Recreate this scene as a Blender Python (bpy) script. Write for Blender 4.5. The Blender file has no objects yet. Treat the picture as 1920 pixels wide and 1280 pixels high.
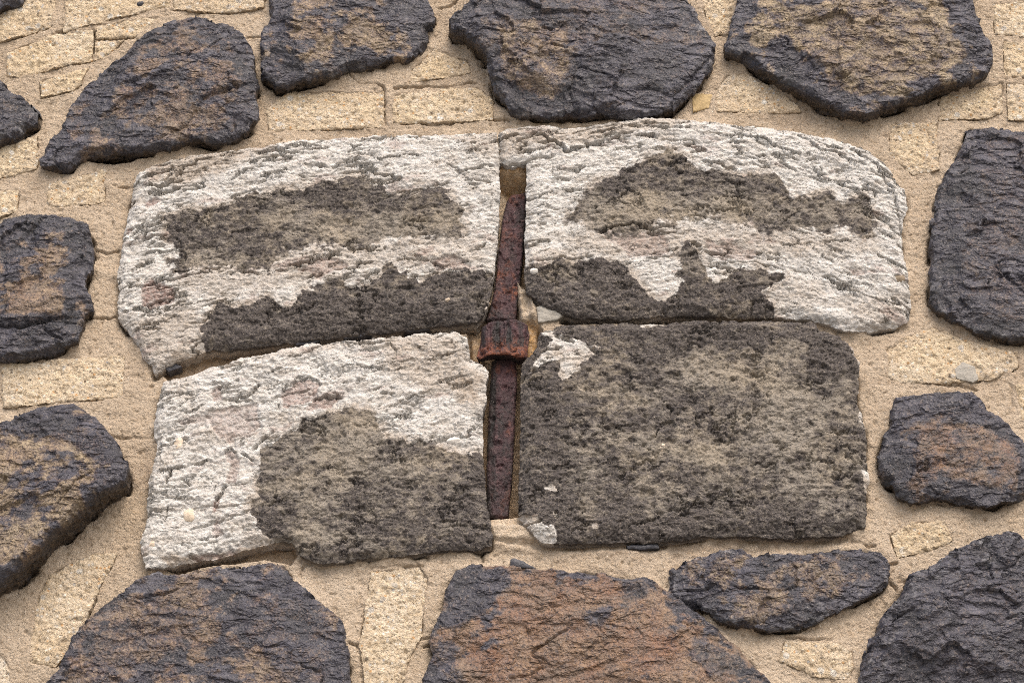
import bpy, math
import numpy as np
R_ = math.radians
sc = bpy.context.scene

# ---------------------------------------------------------------- camera, sky, sun, exposure
TILT, DIST, WIDTH, ZC = 30.0, 4.5, 2.0, 3.9          # camera looks up at the wall
LENS = 36.0 * DIST / WIDTH
cam_d = bpy.data.cameras.new('camera'); cam = bpy.data.objects.new('camera', cam_d)
sc.collection.objects.link(cam); sc.camera = cam
CAM = np.array([0.0, -DIST * math.cos(R_(TILT)), ZC - DIST * math.sin(R_(TILT))])
cam.location = CAM.tolist(); cam.rotation_euler = (R_(90 + TILT), 0, 0)
cam_d.lens = LENS; cam_d.sensor_width = 36; cam_d.clip_end = 2000; cam_d.clip_start = 0.05

SUN_EL, SUN_AZ = 50.0, 18.0                            # azimuth: degrees to the right of the wall's normal
world = bpy.data.worlds.new('World'); sc.world = world; world.use_nodes = True
wn = world.node_tree.nodes; wl = world.node_tree.links
bg = wn['Background']; sky = wn.new('ShaderNodeTexSky'); sky.sky_type = 'NISHITA'; sky.sun_disc = False
sky.sun_elevation = R_(SUN_EL); sky.sun_rotation = R_(180 - SUN_AZ)
sky.air_density = 1.0; sky.dust_density = 5.0; sky.ozone_density = 0.6
wl.new(sky.outputs[0], bg.inputs[0]); bg.inputs[1].default_value = 0.15
sun_d = bpy.data.lights.new('sun', 'SUN'); sun = bpy.data.objects.new('sun', sun_d); sc.collection.objects.link(sun)
sun_d.energy = 0.8; sun_d.angle = R_(50); sun_d.color = (1.0, 0.95, 0.88)
sun.location = (1, -4, 8); sun.rotation_euler = (R_(90 - SUN_EL), 0, R_(SUN_AZ))
sc.view_settings.view_transform = 'Standard'; sc.view_settings.look = 'None'
sc.view_settings.exposure = 0.9; sc.view_settings.gamma = 1.0
sc.cycles.use_denoising = False; sc.cycles.filter_width = 1.0

# ---------------------------------------------------------------- photo pixel -> point of the wall at a given depth
def at(px, py, p=0.0):
    px = np.asarray(px, float); py = np.asarray(py, float)
    s = WIDTH / DIST / 1920.0
    a = (px - 960.0) * s; b = (640.0 - py) * s
    c, t = math.cos(R_(TILT)), math.sin(R_(TILT))
    dx, dy, dz = a, c - b * t, t + b * c
    k = (-p - CAM[1]) / dy
    return CAM[0] + k * dx, CAM[2] + k * dz
def poly(pts, p=0.0):
    a = np.array(pts, float); x, z = at(a[:, 0], a[:, 1], p)
    return np.stack([x, z], 1)

# ---------------------------------------------------------------- noise
rng = np.random.RandomState(7)
PERM = rng.permutation(2048); ANG = rng.rand(2048) * 2 * np.pi; GX, GY = np.cos(ANG), np.sin(ANG); RND = rng.rand(2048)
def hsh(i, j, s): return PERM[(PERM[(PERM[(i + 131 * s) & 2047] + j) & 2047] + 17 * s) & 2047]
def perlin(x, y, s=0):
    xi = np.floor(x).astype(np.int64); yi = np.floor(y).astype(np.int64); xf = x - xi; yf = y - yi
    u = xf * xf * xf * (xf * (xf * 6 - 15) + 10); v = yf * yf * yf * (yf * (yf * 6 - 15) + 10)
    def g(i, j):
        h = hsh(xi + i, yi + j, s); return GX[h] * (xf - i) + GY[h] * (yf - j)
    a = g(0, 0); b = g(1, 0); c = g(0, 1); d = g(1, 1)
    return ((a + u * (b - a)) * (1 - v) + (c + u * (d - c)) * v) * 1.45
def fbm(x, y, o=4, s=0, g=0.5, l=2.03):
    t = 0; a = 1.0; n = 0
    for k in range(o):
        t = t + a * perlin(x, y, s + k * 7); n += a; a *= g; x = x * l + 3.7; y = y * l + 1.3
    return t / n * 1.3
def ridged(x, y, o=3, s=0, g=0.5):
    t = 0; a = 1.0; n = 0
    for k in range(o):
        r = 1 - np.abs(perlin(x, y, s + k * 7)) * 1.6; t = t + a * r; n += a; a *= g; x = x * 2.1 + 5.2; y = y * 2.1 + 2.8
    return t / n
def worley(x, y, s=0):
    xi = np.floor(x).astype(np.int64); yi = np.floor(y).astype(np.int64)
    f1 = np.full(x.shape, 9.0); f2 = np.full(x.shape, 9.0); cid = np.zeros(x.shape); cx = np.zeros(x.shape); cy = np.zeros(x.shape)
    for i in (-1, 0, 1):
        for j in (-1, 0, 1):
            h = hsh(xi + i, yi + j, s); px = xi + i + RND[h]; py = yi + j + RND[(h * 3 + 11) & 2047]
            d = np.hypot(x - px, y - py); m = d < f1
            f2 = np.where(m, f1, np.minimum(f2, d)); cid = np.where(m, RND[(h * 7 + 5) & 2047], cid)
            cx = np.where(m, x - px, cx); cy = np.where(m, y - py, cy); f1 = np.where(m, d, f1)
    return f1, f2, cid, cx, cy
def thin(q, step, w):                                  # 1 on the zero line of q, falling to 0 at w metres from it
    gz, gx = np.gradient(q, step); return np.clip(1.3 - np.abs(q) / (np.hypot(gx, gz) + 1e-3) / w, 0, 1)
def ss(a, b, x):
    t = np.clip((x - a) / (b - a), 0, 1); return t * t * (3 - 2 * t)
def sdf(P, X, Z):                                       # signed distance, positive inside
    d = np.full(X.shape, 1e9); ins = np.zeros(X.shape, bool); n = len(P)
    for i in range(n):
        ax, az = P[i]; bx, bz = P[(i + 1) % n]; ex, ez = bx - ax, bz - az
        t = np.clip(((X - ax) * ex + (Z - az) * ez) / max(ex * ex + ez * ez, 1e-12), 0, 1)
        d = np.minimum(d, (X - ax - t * ex) ** 2 + (Z - az - t * ez) ** 2)
        if az != bz:
            ins ^= ((az > Z) != (bz > Z)) & (X < (bx - ax) * (Z - az) / (bz - az) + ax)
    d = np.sqrt(d); return np.where(ins, d, -d)
def linedist(P, X, Z):                                  # distance to a polyline and side (+ above)
    d = np.full(X.shape, 1e9); up = np.zeros(X.shape)
    for i in range(len(P) - 1):
        ax, az = P[i]; bx, bz = P[i + 1]; ex, ez = bx - ax, bz - az
        t = np.clip(((X - ax) * ex + (Z - az) * ez) / max(ex * ex + ez * ez, 1e-12), 0, 1)
        q = np.hypot(X - ax - t * ex, Z - az - t * ez); m = q < d
        d = np.where(m, q, d); up = np.where(m, Z - az - t * ez, up)
    return d, up

# ---------------------------------------------------------------- materials
def col(*c): return (*c, 1.0)
class NT:
    def __init__(self, name, rough=0.85, spec=0.3):
        self.m = bpy.data.materials.new(name); self.m.use_nodes = True; self.t = self.m.node_tree; self.n = self.t.nodes; self.l = self.t.links
        self.b = self.n['Principled BSDF']; self.b.inputs['Roughness'].default_value = rough; self.b.inputs['Specular IOR Level'].default_value = spec
        tc = self.n.new('ShaderNodeTexCoord'); oi = self.n.new('ShaderNodeObjectInfo')
        va = self.n.new('ShaderNodeVectorMath'); va.operation = 'ADD'; mu = self.n.new('ShaderNodeMath'); mu.operation = 'MULTIPLY'; mu.inputs[1].default_value = 37.0
        self.l.new(oi.outputs['Random'], mu.inputs[0]); self.l.new(tc.outputs['Object'], va.inputs[0]); self.l.new(mu.outputs[0], va.inputs[1])
        self.co = va.outputs[0]; self.rnd = oi.outputs['Random']
        at_ = self.n.new('ShaderNodeAttribute'); at_.attribute_name = 'M'
        sp = self.n.new('ShaderNodeSeparateColor'); self.l.new(at_.outputs['Color'], sp.inputs[0])
        self.R, self.G, self.B, self.A = sp.outputs[0], sp.outputs[1], sp.outputs[2], at_.outputs['Alpha']
    def scaled(self, sx, sy, sz):
        m = self.n.new('ShaderNodeMapping'); m.inputs['Scale'].default_value = (sx, sy, sz); self.l.new(self.co, m.inputs[0]); return m.outputs[0]
    def noise(self, scale, detail=3, rough=0.55, co=None, dist=0.0):
        n = self.n.new('ShaderNodeTexNoise'); n.inputs['Scale'].default_value = scale; n.inputs['Detail'].default_value = detail
        n.inputs['Roughness'].default_value = rough; n.inputs['Distortion'].default_value = dist; self.l.new(co or self.co, n.inputs['Vector']); return n.outputs[0]
    def ridge(self, scale, detail=4, rough=0.6, co=None, dist=0.0):
        o = self.noise(scale, detail, rough, co, dist); n = o.node; n.noise_type = 'RIDGED_MULTIFRACTAL'; n.normalize = True
        n.inputs['Offset'].default_value = 0.9; n.inputs['Gain'].default_value = 1.6; return o
    def voro(self, scale, rnd=1.0):
        n = self.n.new('ShaderNodeTexVoronoi'); n.inputs['Scale'].default_value = scale; n.inputs['Randomness'].default_value = rnd; self.l.new(self.co, n.inputs['Vector'])
        s = self.n.new('ShaderNodeSeparateColor'); self.l.new(n.outputs['Color'], s.inputs[0]); return n.outputs['Distance'], s.outputs[0], s.outputs[1], s.outputs[2]
    def rng(self, x, a, b, c=0.0, d=1.0):
        n = self.n.new('ShaderNodeMapRange'); n.inputs[1].default_value = a; n.inputs[2].default_value = b; n.inputs[3].default_value = c; n.inputs[4].default_value = d
        self.l.new(x, n.inputs[0]); return n.outputs[0]
    def math(self, op, a, b):
        n = self.n.new('ShaderNodeMath'); n.operation = op
        for i, v in enumerate((a, b)):
            if isinstance(v, (int, float)): n.inputs[i].default_value = v
            else: self.l.new(v, n.inputs[i])
        return n.outputs[0]
    def mix(self, f, a, b, mode='MIX'):
        n = self.n.new('ShaderNodeMix'); n.data_type = 'RGBA'; n.blend_type = mode
        for k, v in ((0, f), (6, a), (7, b)):
            if isinstance(v, (int, float)): n.inputs[k].default_value = v
            elif isinstance(v, tuple): n.inputs[k].default_value = v
            else: self.l.new(v, n.inputs[k])
        return n.outputs[2]
    def done(self, color, bump=None, dist=0.002, strength=1.0):
        self.l.new(color, self.b.inputs['Base Color'])
        if bump is not None:
            b = self.n.new('ShaderNodeBump'); b.inputs['Distance'].default_value = dist; b.inputs['Strength'].default_value = strength
            self.l.new(bump, b.inputs['Height']); self.l.new(b.outputs[0], self.b.inputs['Normal'])
        return self.m

def m_basalt():
    t = NT('basalt', 0.52, 0.5)
    n1 = t.noise(11, 5, 0.65); nb = t.noise(30, 5, 0.7, None, 0.5); n2 = t.noise(130, 4, 0.7); n3 = t.noise(430, 2, 0.6); n4 = t.noise(220, 3, 0.65)
    nm = t.noise(48, 6, 0.75, None, 0.5)
    dark = t.mix(t.rng(n1, 0.36, 0.64), col(0.026, 0.0255, 0.031), t.mix(t.rng(nb, 0.35, 0.65), col(0.044, 0.041, 0.055), col(0.094, 0.090, 0.112)))
    mid = t.mix(t.rng(nb, 0.38, 0.62), col(0.090, 0.064, 0.064), col(0.125, 0.094, 0.072))
    brown = t.mix(t.B, t.mix(t.rng(nb, 0.35, 0.65), col(0.35, 0.270, 0.165), col(0.23, 0.180, 0.120)), t.mix(t.rng(nb, 0.35, 0.65), col(0.225, 0.112, 0.058), col(0.150, 0.090, 0.062)))
    f = t.math('ADD', t.R, t.math('ADD', t.math('MULTIPLY', t.math('SUBTRACT', nm, 0.5), 1.5), t.math('MULTIPLY', t.math('SUBTRACT', n4, 0.5), 1.5)))
    c = t.mix(t.rng(f, 0.12, 0.50), dark, mid)
    c = t.mix(t.rng(f, 0.46, 1.0), c, brown)
    c = t.mix(t.math('MULTIPLY', t.G, t.rng(n2, 0.38, 0.60)), c, col(0.27, 0.265, 0.27))
    c = t.mix(t.math('MULTIPLY', t.rng(n4, 0.58, 0.68), 0.38), c, col(0.27, 0.25, 0.235)); c = t.mix(t.math('MULTIPLY', t.rng(n3, 0.66, 0.72), 0.5), c, col(0.40, 0.36, 0.31))
    c = t.mix(t.math('MULTIPLY', t.rng(n4, 0.42, 0.33), 0.75), c, col(0.020, 0.019, 0.021))
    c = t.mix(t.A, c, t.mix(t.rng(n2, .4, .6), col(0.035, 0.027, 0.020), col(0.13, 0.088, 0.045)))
    m = t.n.new('ShaderNodeMapping'); m.inputs['Rotation'].default_value = (0, R_(22), 0); m.inputs['Scale'].default_value = (1, 1, 2.0); t.l.new(t.co, m.inputs[0])
    cx = t.n.new('ShaderNodeCombineXYZ'); t.l.new(t.rng(t.rnd, 0, 1, -0.75, 0.75), cx.inputs[1]); t.l.new(cx.outputs[0], m.inputs['Rotation'])
    r1 = t.math('MULTIPLY', t.ridge(19, 7, 0.6, m.outputs[0], 0.3), t.rng(n1, 0.38, 0.66, 0.15, 1.15))
    return t.done(c, t.math('ADD', t.math('MULTIPLY', r1, 1.6), t.math('MULTIPLY', t.math('ADD', n2, n4), 0.6)), 0.0062, 1.0)
def m_block():
    t = NT('weathered_block', 0.9, 0.2)
    n0 = t.noise(9, 4, 0.6); n2 = t.noise(120, 4, 0.7); n3 = t.noise(430, 2, 0.6); n4 = t.noise(230, 3, 0.65); nh = t.noise(1, 5, 0.7, t.scaled(22, 22, 80), 0.8); nl = t.noise(1, 4, 0.7, t.scaled(70, 70, 240), 1.0)
    white = t.mix(t.rng(nh, 0.44, 0.68), col(0.575, 0.56, 0.53), col(0.44, 0.405, 0.36))
    white = t.mix(t.math('MULTIPLY', t.rng(nl, 0.58, 0.68), 0.35), white, col(0.34, 0.295, 0.25))
    white = t.mix(t.math('MULTIPLY', t.B, t.rng(n2, 0.3, 0.6, 0.5, 1.0)), white, col(0.335, 0.275, 0.215))
    white = t.mix(t.math('MULTIPLY', t.A, t.rng(n2, 0.32, 0.58, 0.35, 1.0)), white, col(0.26, 0.180, 0.155))
    white = t.mix(t.math('MULTIPLY', t.rng(n4, 0.385, 0.31), 0.5), white, col(0.155, 0.135, 0.125))
    ns = t.noise(55, 5, 0.72, t.scaled(1, 1, 1.25), 0.5)
    crust = t.mix(t.rng(n4, .32, .66), col(0.040, 0.035, 0.034), col(0.125, 0.110, 0.100))
    crust = t.mix(t.math('MULTIPLY', t.rng(ns, 0.46, 0.34), 0.7), crust, col(0.030, 0.026, 0.027))
    tanc = t.mix(t.rng(n0, .4, .6), col(0.31, 0.265, 0.205), col(0.26, 0.232, 0.195))
    tn = t.math('ADD', t.math('ADD', t.math('MULTIPLY', t.rng(n2, 0.30, 0.70), 0.4), t.math('MULTIPLY', t.rng(ns, 0.36, 0.66), 0.75)), t.math('SUBTRACT', t.math('MULTIPLY', t.G, 1.5), 0.75))
    crust = t.mix(t.math('MULTIPLY', t.rng(tn, 0.15, 1.05), 0.85), crust, tanc)
    crust = t.mix(t.math('MULTIPLY', t.rng(n3, 0.60, 0.70), 0.6), crust, col(0.44, 0.38, 0.30))
    crust = t.mix(t.math('MULTIPLY', t.rng(n4, 0.42, 0.33), 0.75), crust, col(0.022, 0.019, 0.020))
    nm = t.noise(70, 4, 0.7, None, .3); rr = t.math('ADD', t.R, t.math('MULTIPLY', t.math('SUBTRACT', n4, 0.5), 0.9))
    c = t.mix(t.rng(rr, 0.3, 0.7), white, crust)
    r1 = t.ridge(1, 6, 0.6, t.scaled(22, 22, 50), 0.3)
    return t.done(c, t.math('ADD', t.math('MULTIPLY', t.math('MULTIPLY', r1, t.rng(n0, 0.36, 0.66, 0.0, 1.0)), 0.65), t.math('MULTIPLY', t.math('ADD', n2, n4), 0.75)), 0.005, 1.0)
def m_brick():
    t = NT('tuff_brick', 0.92, 0.15)
    n0 = t.noise(7, 3); n2 = t.noise(150, 4, 0.65); n3 = t.noise(500, 2, 0.6)
    n4 = t.noise(240, 3, 0.65)
    c = t.mix(t.rng(n0, 0.35, 0.65), col(0.58, 0.470, 0.315), col(0.65, 0.550, 0.400))
    c = t.mix(t.math('MULTIPLY', t.rnd, 0.4), c, col(0.55, 0.45, 0.33))
    c = t.mix(t.math('MULTIPLY', t.G, 0.8), c, col(0.49, 0.40, 0.295))
    c = t.mix(t.B, c, col(0.62, 0.57, 0.49))
    c = t.mix(t.math('MULTIPLY', t.rng(n2, 0.42, 0.62), 0.6), c, col(0.46, 0.345, 0.21))
    d, r, g, b = t.voro(130)
    grain = t.math('MULTIPLY', t.rng(d, 0.42, 0.30), t.rng(r, 0.70, 0.72))
    gc = t.mix(t.rng(g, 0.30, 0.32), col(0.12, 0.095, 0.075), t.mix(t.rng(g, 0.60, 0.62), col(0.70, 0.66, 0.58), t.mix(t.rng(b, 0.5, 0.52), col(0.42, 0.42, 0.41), col(0.50, 0.27, 0.10))))
    c = t.mix(t.math('MULTIPLY', grain, 0.75), c, gc)
    d2, r2, g2, b2 = t.voro(48)
    big = t.math('MULTIPLY', t.rng(d2, 0.34, 0.27), t.rng(r2, 0.86, 0.87)); c = t.mix(t.math('MULTIPLY', big, 0.8), c, t.mix(g2, col(0.70, 0.68, 0.62), col(0.36, 0.33, 0.29)))
    c = t.mix(t.math('MULTIPLY', t.rng(n4, 0.415, 0.33), 0.9), c, col(0.19, 0.13, 0.08)); c = t.mix(t.math('MULTIPLY', t.rng(n4, 0.60, 0.70), 0.6), c, col(0.76, 0.66, 0.50))
    return t.done(c, t.math('ADD', n2, n4), 0.005, 1.0)
def m_mortar():
    t = NT('lime_mortar', 0.95, 0.1)
    n0 = t.noise(5, 4, 0.6); n2 = t.noise(110, 3, 0.6); n3 = t.noise(560, 2, 0.6)
    c = t.mix(t.rng(n0, 0.33, 0.67), col(0.405, 0.325, 0.238), col(0.49, 0.405, 0.310))
    c = t.mix(t.math('MULTIPLY', t.rng(t.noise(38, 5, 0.7), 0.50, 0.70), 0.45), c, col(0.37, 0.285, 0.205))
    n4 = t.noise(260, 3, 0.7)
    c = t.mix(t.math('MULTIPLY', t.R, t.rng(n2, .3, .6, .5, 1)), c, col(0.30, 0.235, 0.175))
    c = t.mix(t.math('MULTIPLY', t.G, t.rng(n2, .35, .6, .4, 1)), c, col(0.50, 0.29, 0.11))
    c = t.mix(t.B, c, col(0.66, 0.60, 0.50))
    c = t.mix(t.math('MULTIPLY', t.rng(n2, 0.52, 0.68), 0.35), c, col(0.36, 0.26, 0.16))
    d, r, g, b = t.voro(210)
    sp = t.math('MULTIPLY', t.rng(d, 0.30, 0.2), t.rng(r, 0.86, 0.88)); c = t.mix(t.math('MULTIPLY', sp, 0.7), c, t.mix(t.rng(g, 0.45, 0.47), col(0.72, 0.67, 0.58), col(0.2, 0.14, 0.09)))
    c = t.mix(t.math('MULTIPLY', t.rng(n4, 0.42, 0.33), 0.6), c, col(0.24, 0.17, 0.11)); c = t.mix(t.math('MULTIPLY', t.rng(n4, 0.60, 0.70), 0.5), c, col(0.60, 0.50, 0.38))
    return t.done(c, t.math('ADD', n2, n4), 0.005, 1.0)
def m_rust():
    t = NT('rusty_iron', 0.6, 0.4)
    n1 = t.noise(1, 5, 0.65, t.scaled(30, 30, 14), 0.4); n2 = t.noise(140, 4, 0.65); n3 = t.noise(450, 2, 0.6)
    c = t.mix(t.rng(n1, 0.36, 0.6), col(0.012, 0.007, 0.008), col(0.052, 0.021, 0.025))
    c = t.mix(t.math('MULTIPLY', t.rng(n2, 0.5, 0.66), 0.8), c, col(0.10, 0.048, 0.050))
    c = t.mix(t.math('MULTIPLY', t.R, t.rng(n2, 0.40, 0.58)), c, col(0.19, 0.060, 0.026))
    c = t.mix(t.math('MULTIPLY', t.G, t.rng(n1, 0.62, 0.42, 0.4, 1.0)), c, col(0.016, 0.014, 0.014))
    c = t.mix(t.math('MULTIPLY', t.rng(n3, 0.70, 0.76), 0.8), c, col(0.5, 0.45, 0.38))
    return t.done(c, t.math('ADD', n2, t.math('MULTIPLY', n3, 0.6)), 0.004, 0.9)
def m_simple(name, a, b, rough=0.7):
    t = NT(name, rough, 0.3); n1 = t.noise(60, 4); n3 = t.noise(420, 2)
    c = t.mix(t.rng(n1, 0.3, 0.7), col(*a), col(*b)); c = t.mix(t.math('MULTIPLY', t.rng(n3, .42, .3), .5), c, col(*[v * .4 for v in a]))
    return t.done(c, n3, 0.0015, 0.6)
MB, MK, MT, MM, MR = m_basalt(), m_block(), m_brick(), m_mortar(), m_rust()
MS = m_simple('slate', (0.028, 0.028, 0.034), (0.075, 0.075, 0.085), 0.5)
MP = {'cream': m_simple('cream_pebble', (0.52, 0.42, 0.31), (0.62, 0.53, 0.42)), 'white': m_simple('white_pebble', (0.6, 0.57, 0.52), (0.66, 0.63, 0.58)),
      'brown': m_simple('brown_pebble', (0.20, 0.155, 0.105), (0.27, 0.21, 0.145)), 'ochre': m_simple('ochre_pebble', (0.36, 0.26, 0.125), (0.42, 0.31, 0.16)),
      'grey': m_simple('grey_pebble', (0.27, 0.25, 0.215), (0.33, 0.31, 0.27))}

# ---------------------------------------------------------------- mesh builder: a relief cut to an outline, with real sides
C = sc.collection
def link_mesh(name, V, faces4, faces3, M, mat, parent, label=None):
    c = np.array([(V[:, 0].min() + V[:, 0].max()) / 2, 0.0, (V[:, 2].min() + V[:, 2].max()) / 2])
    me = bpy.data.meshes.new(name); n4, n3 = len(faces4), len(faces3)
    me.vertices.add(len(V)); me.vertices.foreach_set('co', (V - c).astype(np.float32).ravel())
    li = np.concatenate([faces4.ravel(), faces3.ravel()]).astype(np.int32)
    me.loops.add(len(li)); me.loops.foreach_set('vertex_index', li)
    st = np.concatenate([np.arange(n4) * 4, n4 * 4 + np.arange(n3) * 3]).astype(np.int32)
    me.polygons.add(n4 + n3); me.polygons.foreach_set('loop_start', st)
    me.polygons.foreach_set('use_smooth', np.ones(n4 + n3, bool))
    me.update(calc_edges=True)
    if M is not None:
        a = me.color_attributes.new('M', 'FLOAT_COLOR', 'POINT'); a.data.foreach_set('color', np.clip(M, 0, 1).astype(np.float32).ravel())
    me.materials.append(mat)
    o = bpy.data.objects.new(name, me); C.objects.link(o)
    pl = np.zeros(3) if parent is None else np.array(parent.get('_w', (0, 0, 0)))
    o.location = (c - pl).tolist()
    if parent is not None: o.parent = parent
    o['_w'] = c.tolist()
    if label: o['label'] = label
    return o

def relief(name, X, Z, F, H, M, mat, parent, step, back=0.03, rings=5, under=0.15, side_amp=0.003, seed=0, sideM=None, label=None, gaps=0.0):
    """X,Z grid, F signed distance (inside > 0), H height in front of the wall, M masks; sides go back to -back."""
    gz, gx = np.gradient(F, step); g2 = gx * gx + gz * gz + 1e-6; gl = np.sqrt(g2)
    near = np.abs(F) < 0.55 * step * np.maximum(gl, 0.5)
    k = np.where(near, np.clip(F / gl, -0.6 * step, 0.6 * step), 0) / gl
    X = X - k * gx; Z = Z - k * gz
    ok = (F > 0) | near
    idx = -np.ones(X.shape, np.int64)
    a, b, c, d = ok[:-1, :-1], ok[:-1, 1:], ok[1:, 1:], ok[1:, :-1]
    n = a.astype(int) + b + c + d
    used = np.zeros(X.shape, bool)
    for (q, i, j) in ((n, 0, 0), (n, 0, 1), (n, 1, 1), (n, 1, 0)):
        m = q >= 3
        used[i:used.shape[0] - 1 + i, j:used.shape[1] - 1 + j] |= m
    used &= ok
    nv = used.sum()
    if nv < 6: return None
    idx[used] = np.arange(nv)
    V = np.stack([X[used], -H[used], Z[used]], 1); Mv = M[used]
    ia, ib, ic, id_ = idx[:-1, :-1], idx[:-1, 1:], idx[1:, 1:], idx[1:, :-1]
    q = n == 4; f4 = np.stack([ia[q], ib[q], ic[q], id_[q]], 1)
    tr = []
    for miss, tri in ((a, (ib, ic, id_)), (b, (ia, ic, id_)), (c, (ia, ib, id_)), (d, (ia, ib, ic))):
        m = (n == 3) & ~miss; tr.append(np.stack([t[m] for t in tri], 1))
    f3 = np.concatenate(tr)
    e = np.concatenate([f4[:, [0, 1]], f4[:, [1, 2]], f4[:, [2, 3]], f4[:, [3, 0]], f3[:, [0, 1]], f3[:, [1, 2]], f3[:, [2, 0]]])
    key = e[:, 0] * (nv + 1) + e[:, 1]; rev = e[:, 1] * (nv + 1) + e[:, 0]
    be = e[~np.isin(key, rev)]
    bv = np.unique(be); loc = -np.ones(nv, np.int64); loc[bv] = np.arange(len(bv))
    ox = (-gx / gl)[used][bv]; oz = (-gz / gl)[used][bv]
    Vs, Ms, f4s = [V, V[bv]], [Mv, Mv[bv]], [f4]; prev = nv + np.arange(len(bv)); base = nv + len(bv); h0 = H[used][bv]
    for r in range(1, rings + 1):
        t = r / rings; px, pz = V[bv, 0], V[bv, 2]; dep = h0 + (-back - h0) * t
        s_ = (h0 - dep)
        nz = fbm(px * 45 + s_ * 60, pz * 45 - s_ * 60, 3, seed + 3) * side_amp * min(1, t * 2.5)
        nz = nz + (fbm(px * 12 + 7, pz * 12, 2, seed + 9) * 0.5) * under * s_ * 1.4 - under * s_ * 0.6
        W = np.stack([px + ox * nz, -dep, pz + oz * nz], 1)
        ids = base + np.arange(len(bv)); Vs.append(W)
        sm = Mv[bv].copy()
        if sideM is not None: sm = sm * (1 - min(1, t * 3)) + np.array(sideM) * min(1, t * 3)
        Ms.append(sm)
        A, B = prev[loc[be[:, 0]]], prev[loc[be[:, 1]]]
        f4s.append(np.stack([B, A, ids[loc[be[:, 0]]], ids[loc[be[:, 1]]]], 1))
        prev = ids; base += len(bv)
    return link_mesh(name, np.concatenate(Vs), np.concatenate(f4s), f3, np.concatenate(Ms), mat, parent, label)

def window(P, step, pad=0.006):
    x0, z0 = P.min(0) - pad; x1, z1 = P.max(0) + pad
    return np.meshgrid(np.arange(x0, x1 + step, step), np.arange(z0, z1 + step, step))
def jag(X, Z, amp, sc_=30.0, s=0, o=4): return amp * fbm(X * sc_, Z * sc_, o, s, 0.55)

wall = bpy.data.objects.new('stone_wall', None); C.objects.link(wall)
wall['label'] = 'old wall of dark stones, tan bricks and four pale blocks set in sandy mortar'; wall['category'] = 'wall'; wall['kind'] = 'thing'
STONES = []      # (polygon at the mortar plane) used by the mortar

# ---------------------------------------------------------------- the ground far below
gm = NT('paving', 0.9); gmat = gm.done(gm.mix(gm.rng(gm.noise(3, 6), .3, .7), col(.16, .15, .14), col(.24, .225, .2)))
me = bpy.data.meshes.new('ground'); me.from_pydata([(-400, -400, 0), (400, -400, 0), (400, 400, 0), (-400, 400, 0)], [], [(0, 1, 2, 3)]); me.materials.append(gmat)
g = bpy.data.objects.new('ground', me); C.objects.link(g); g['kind'] = 'structure'

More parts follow.
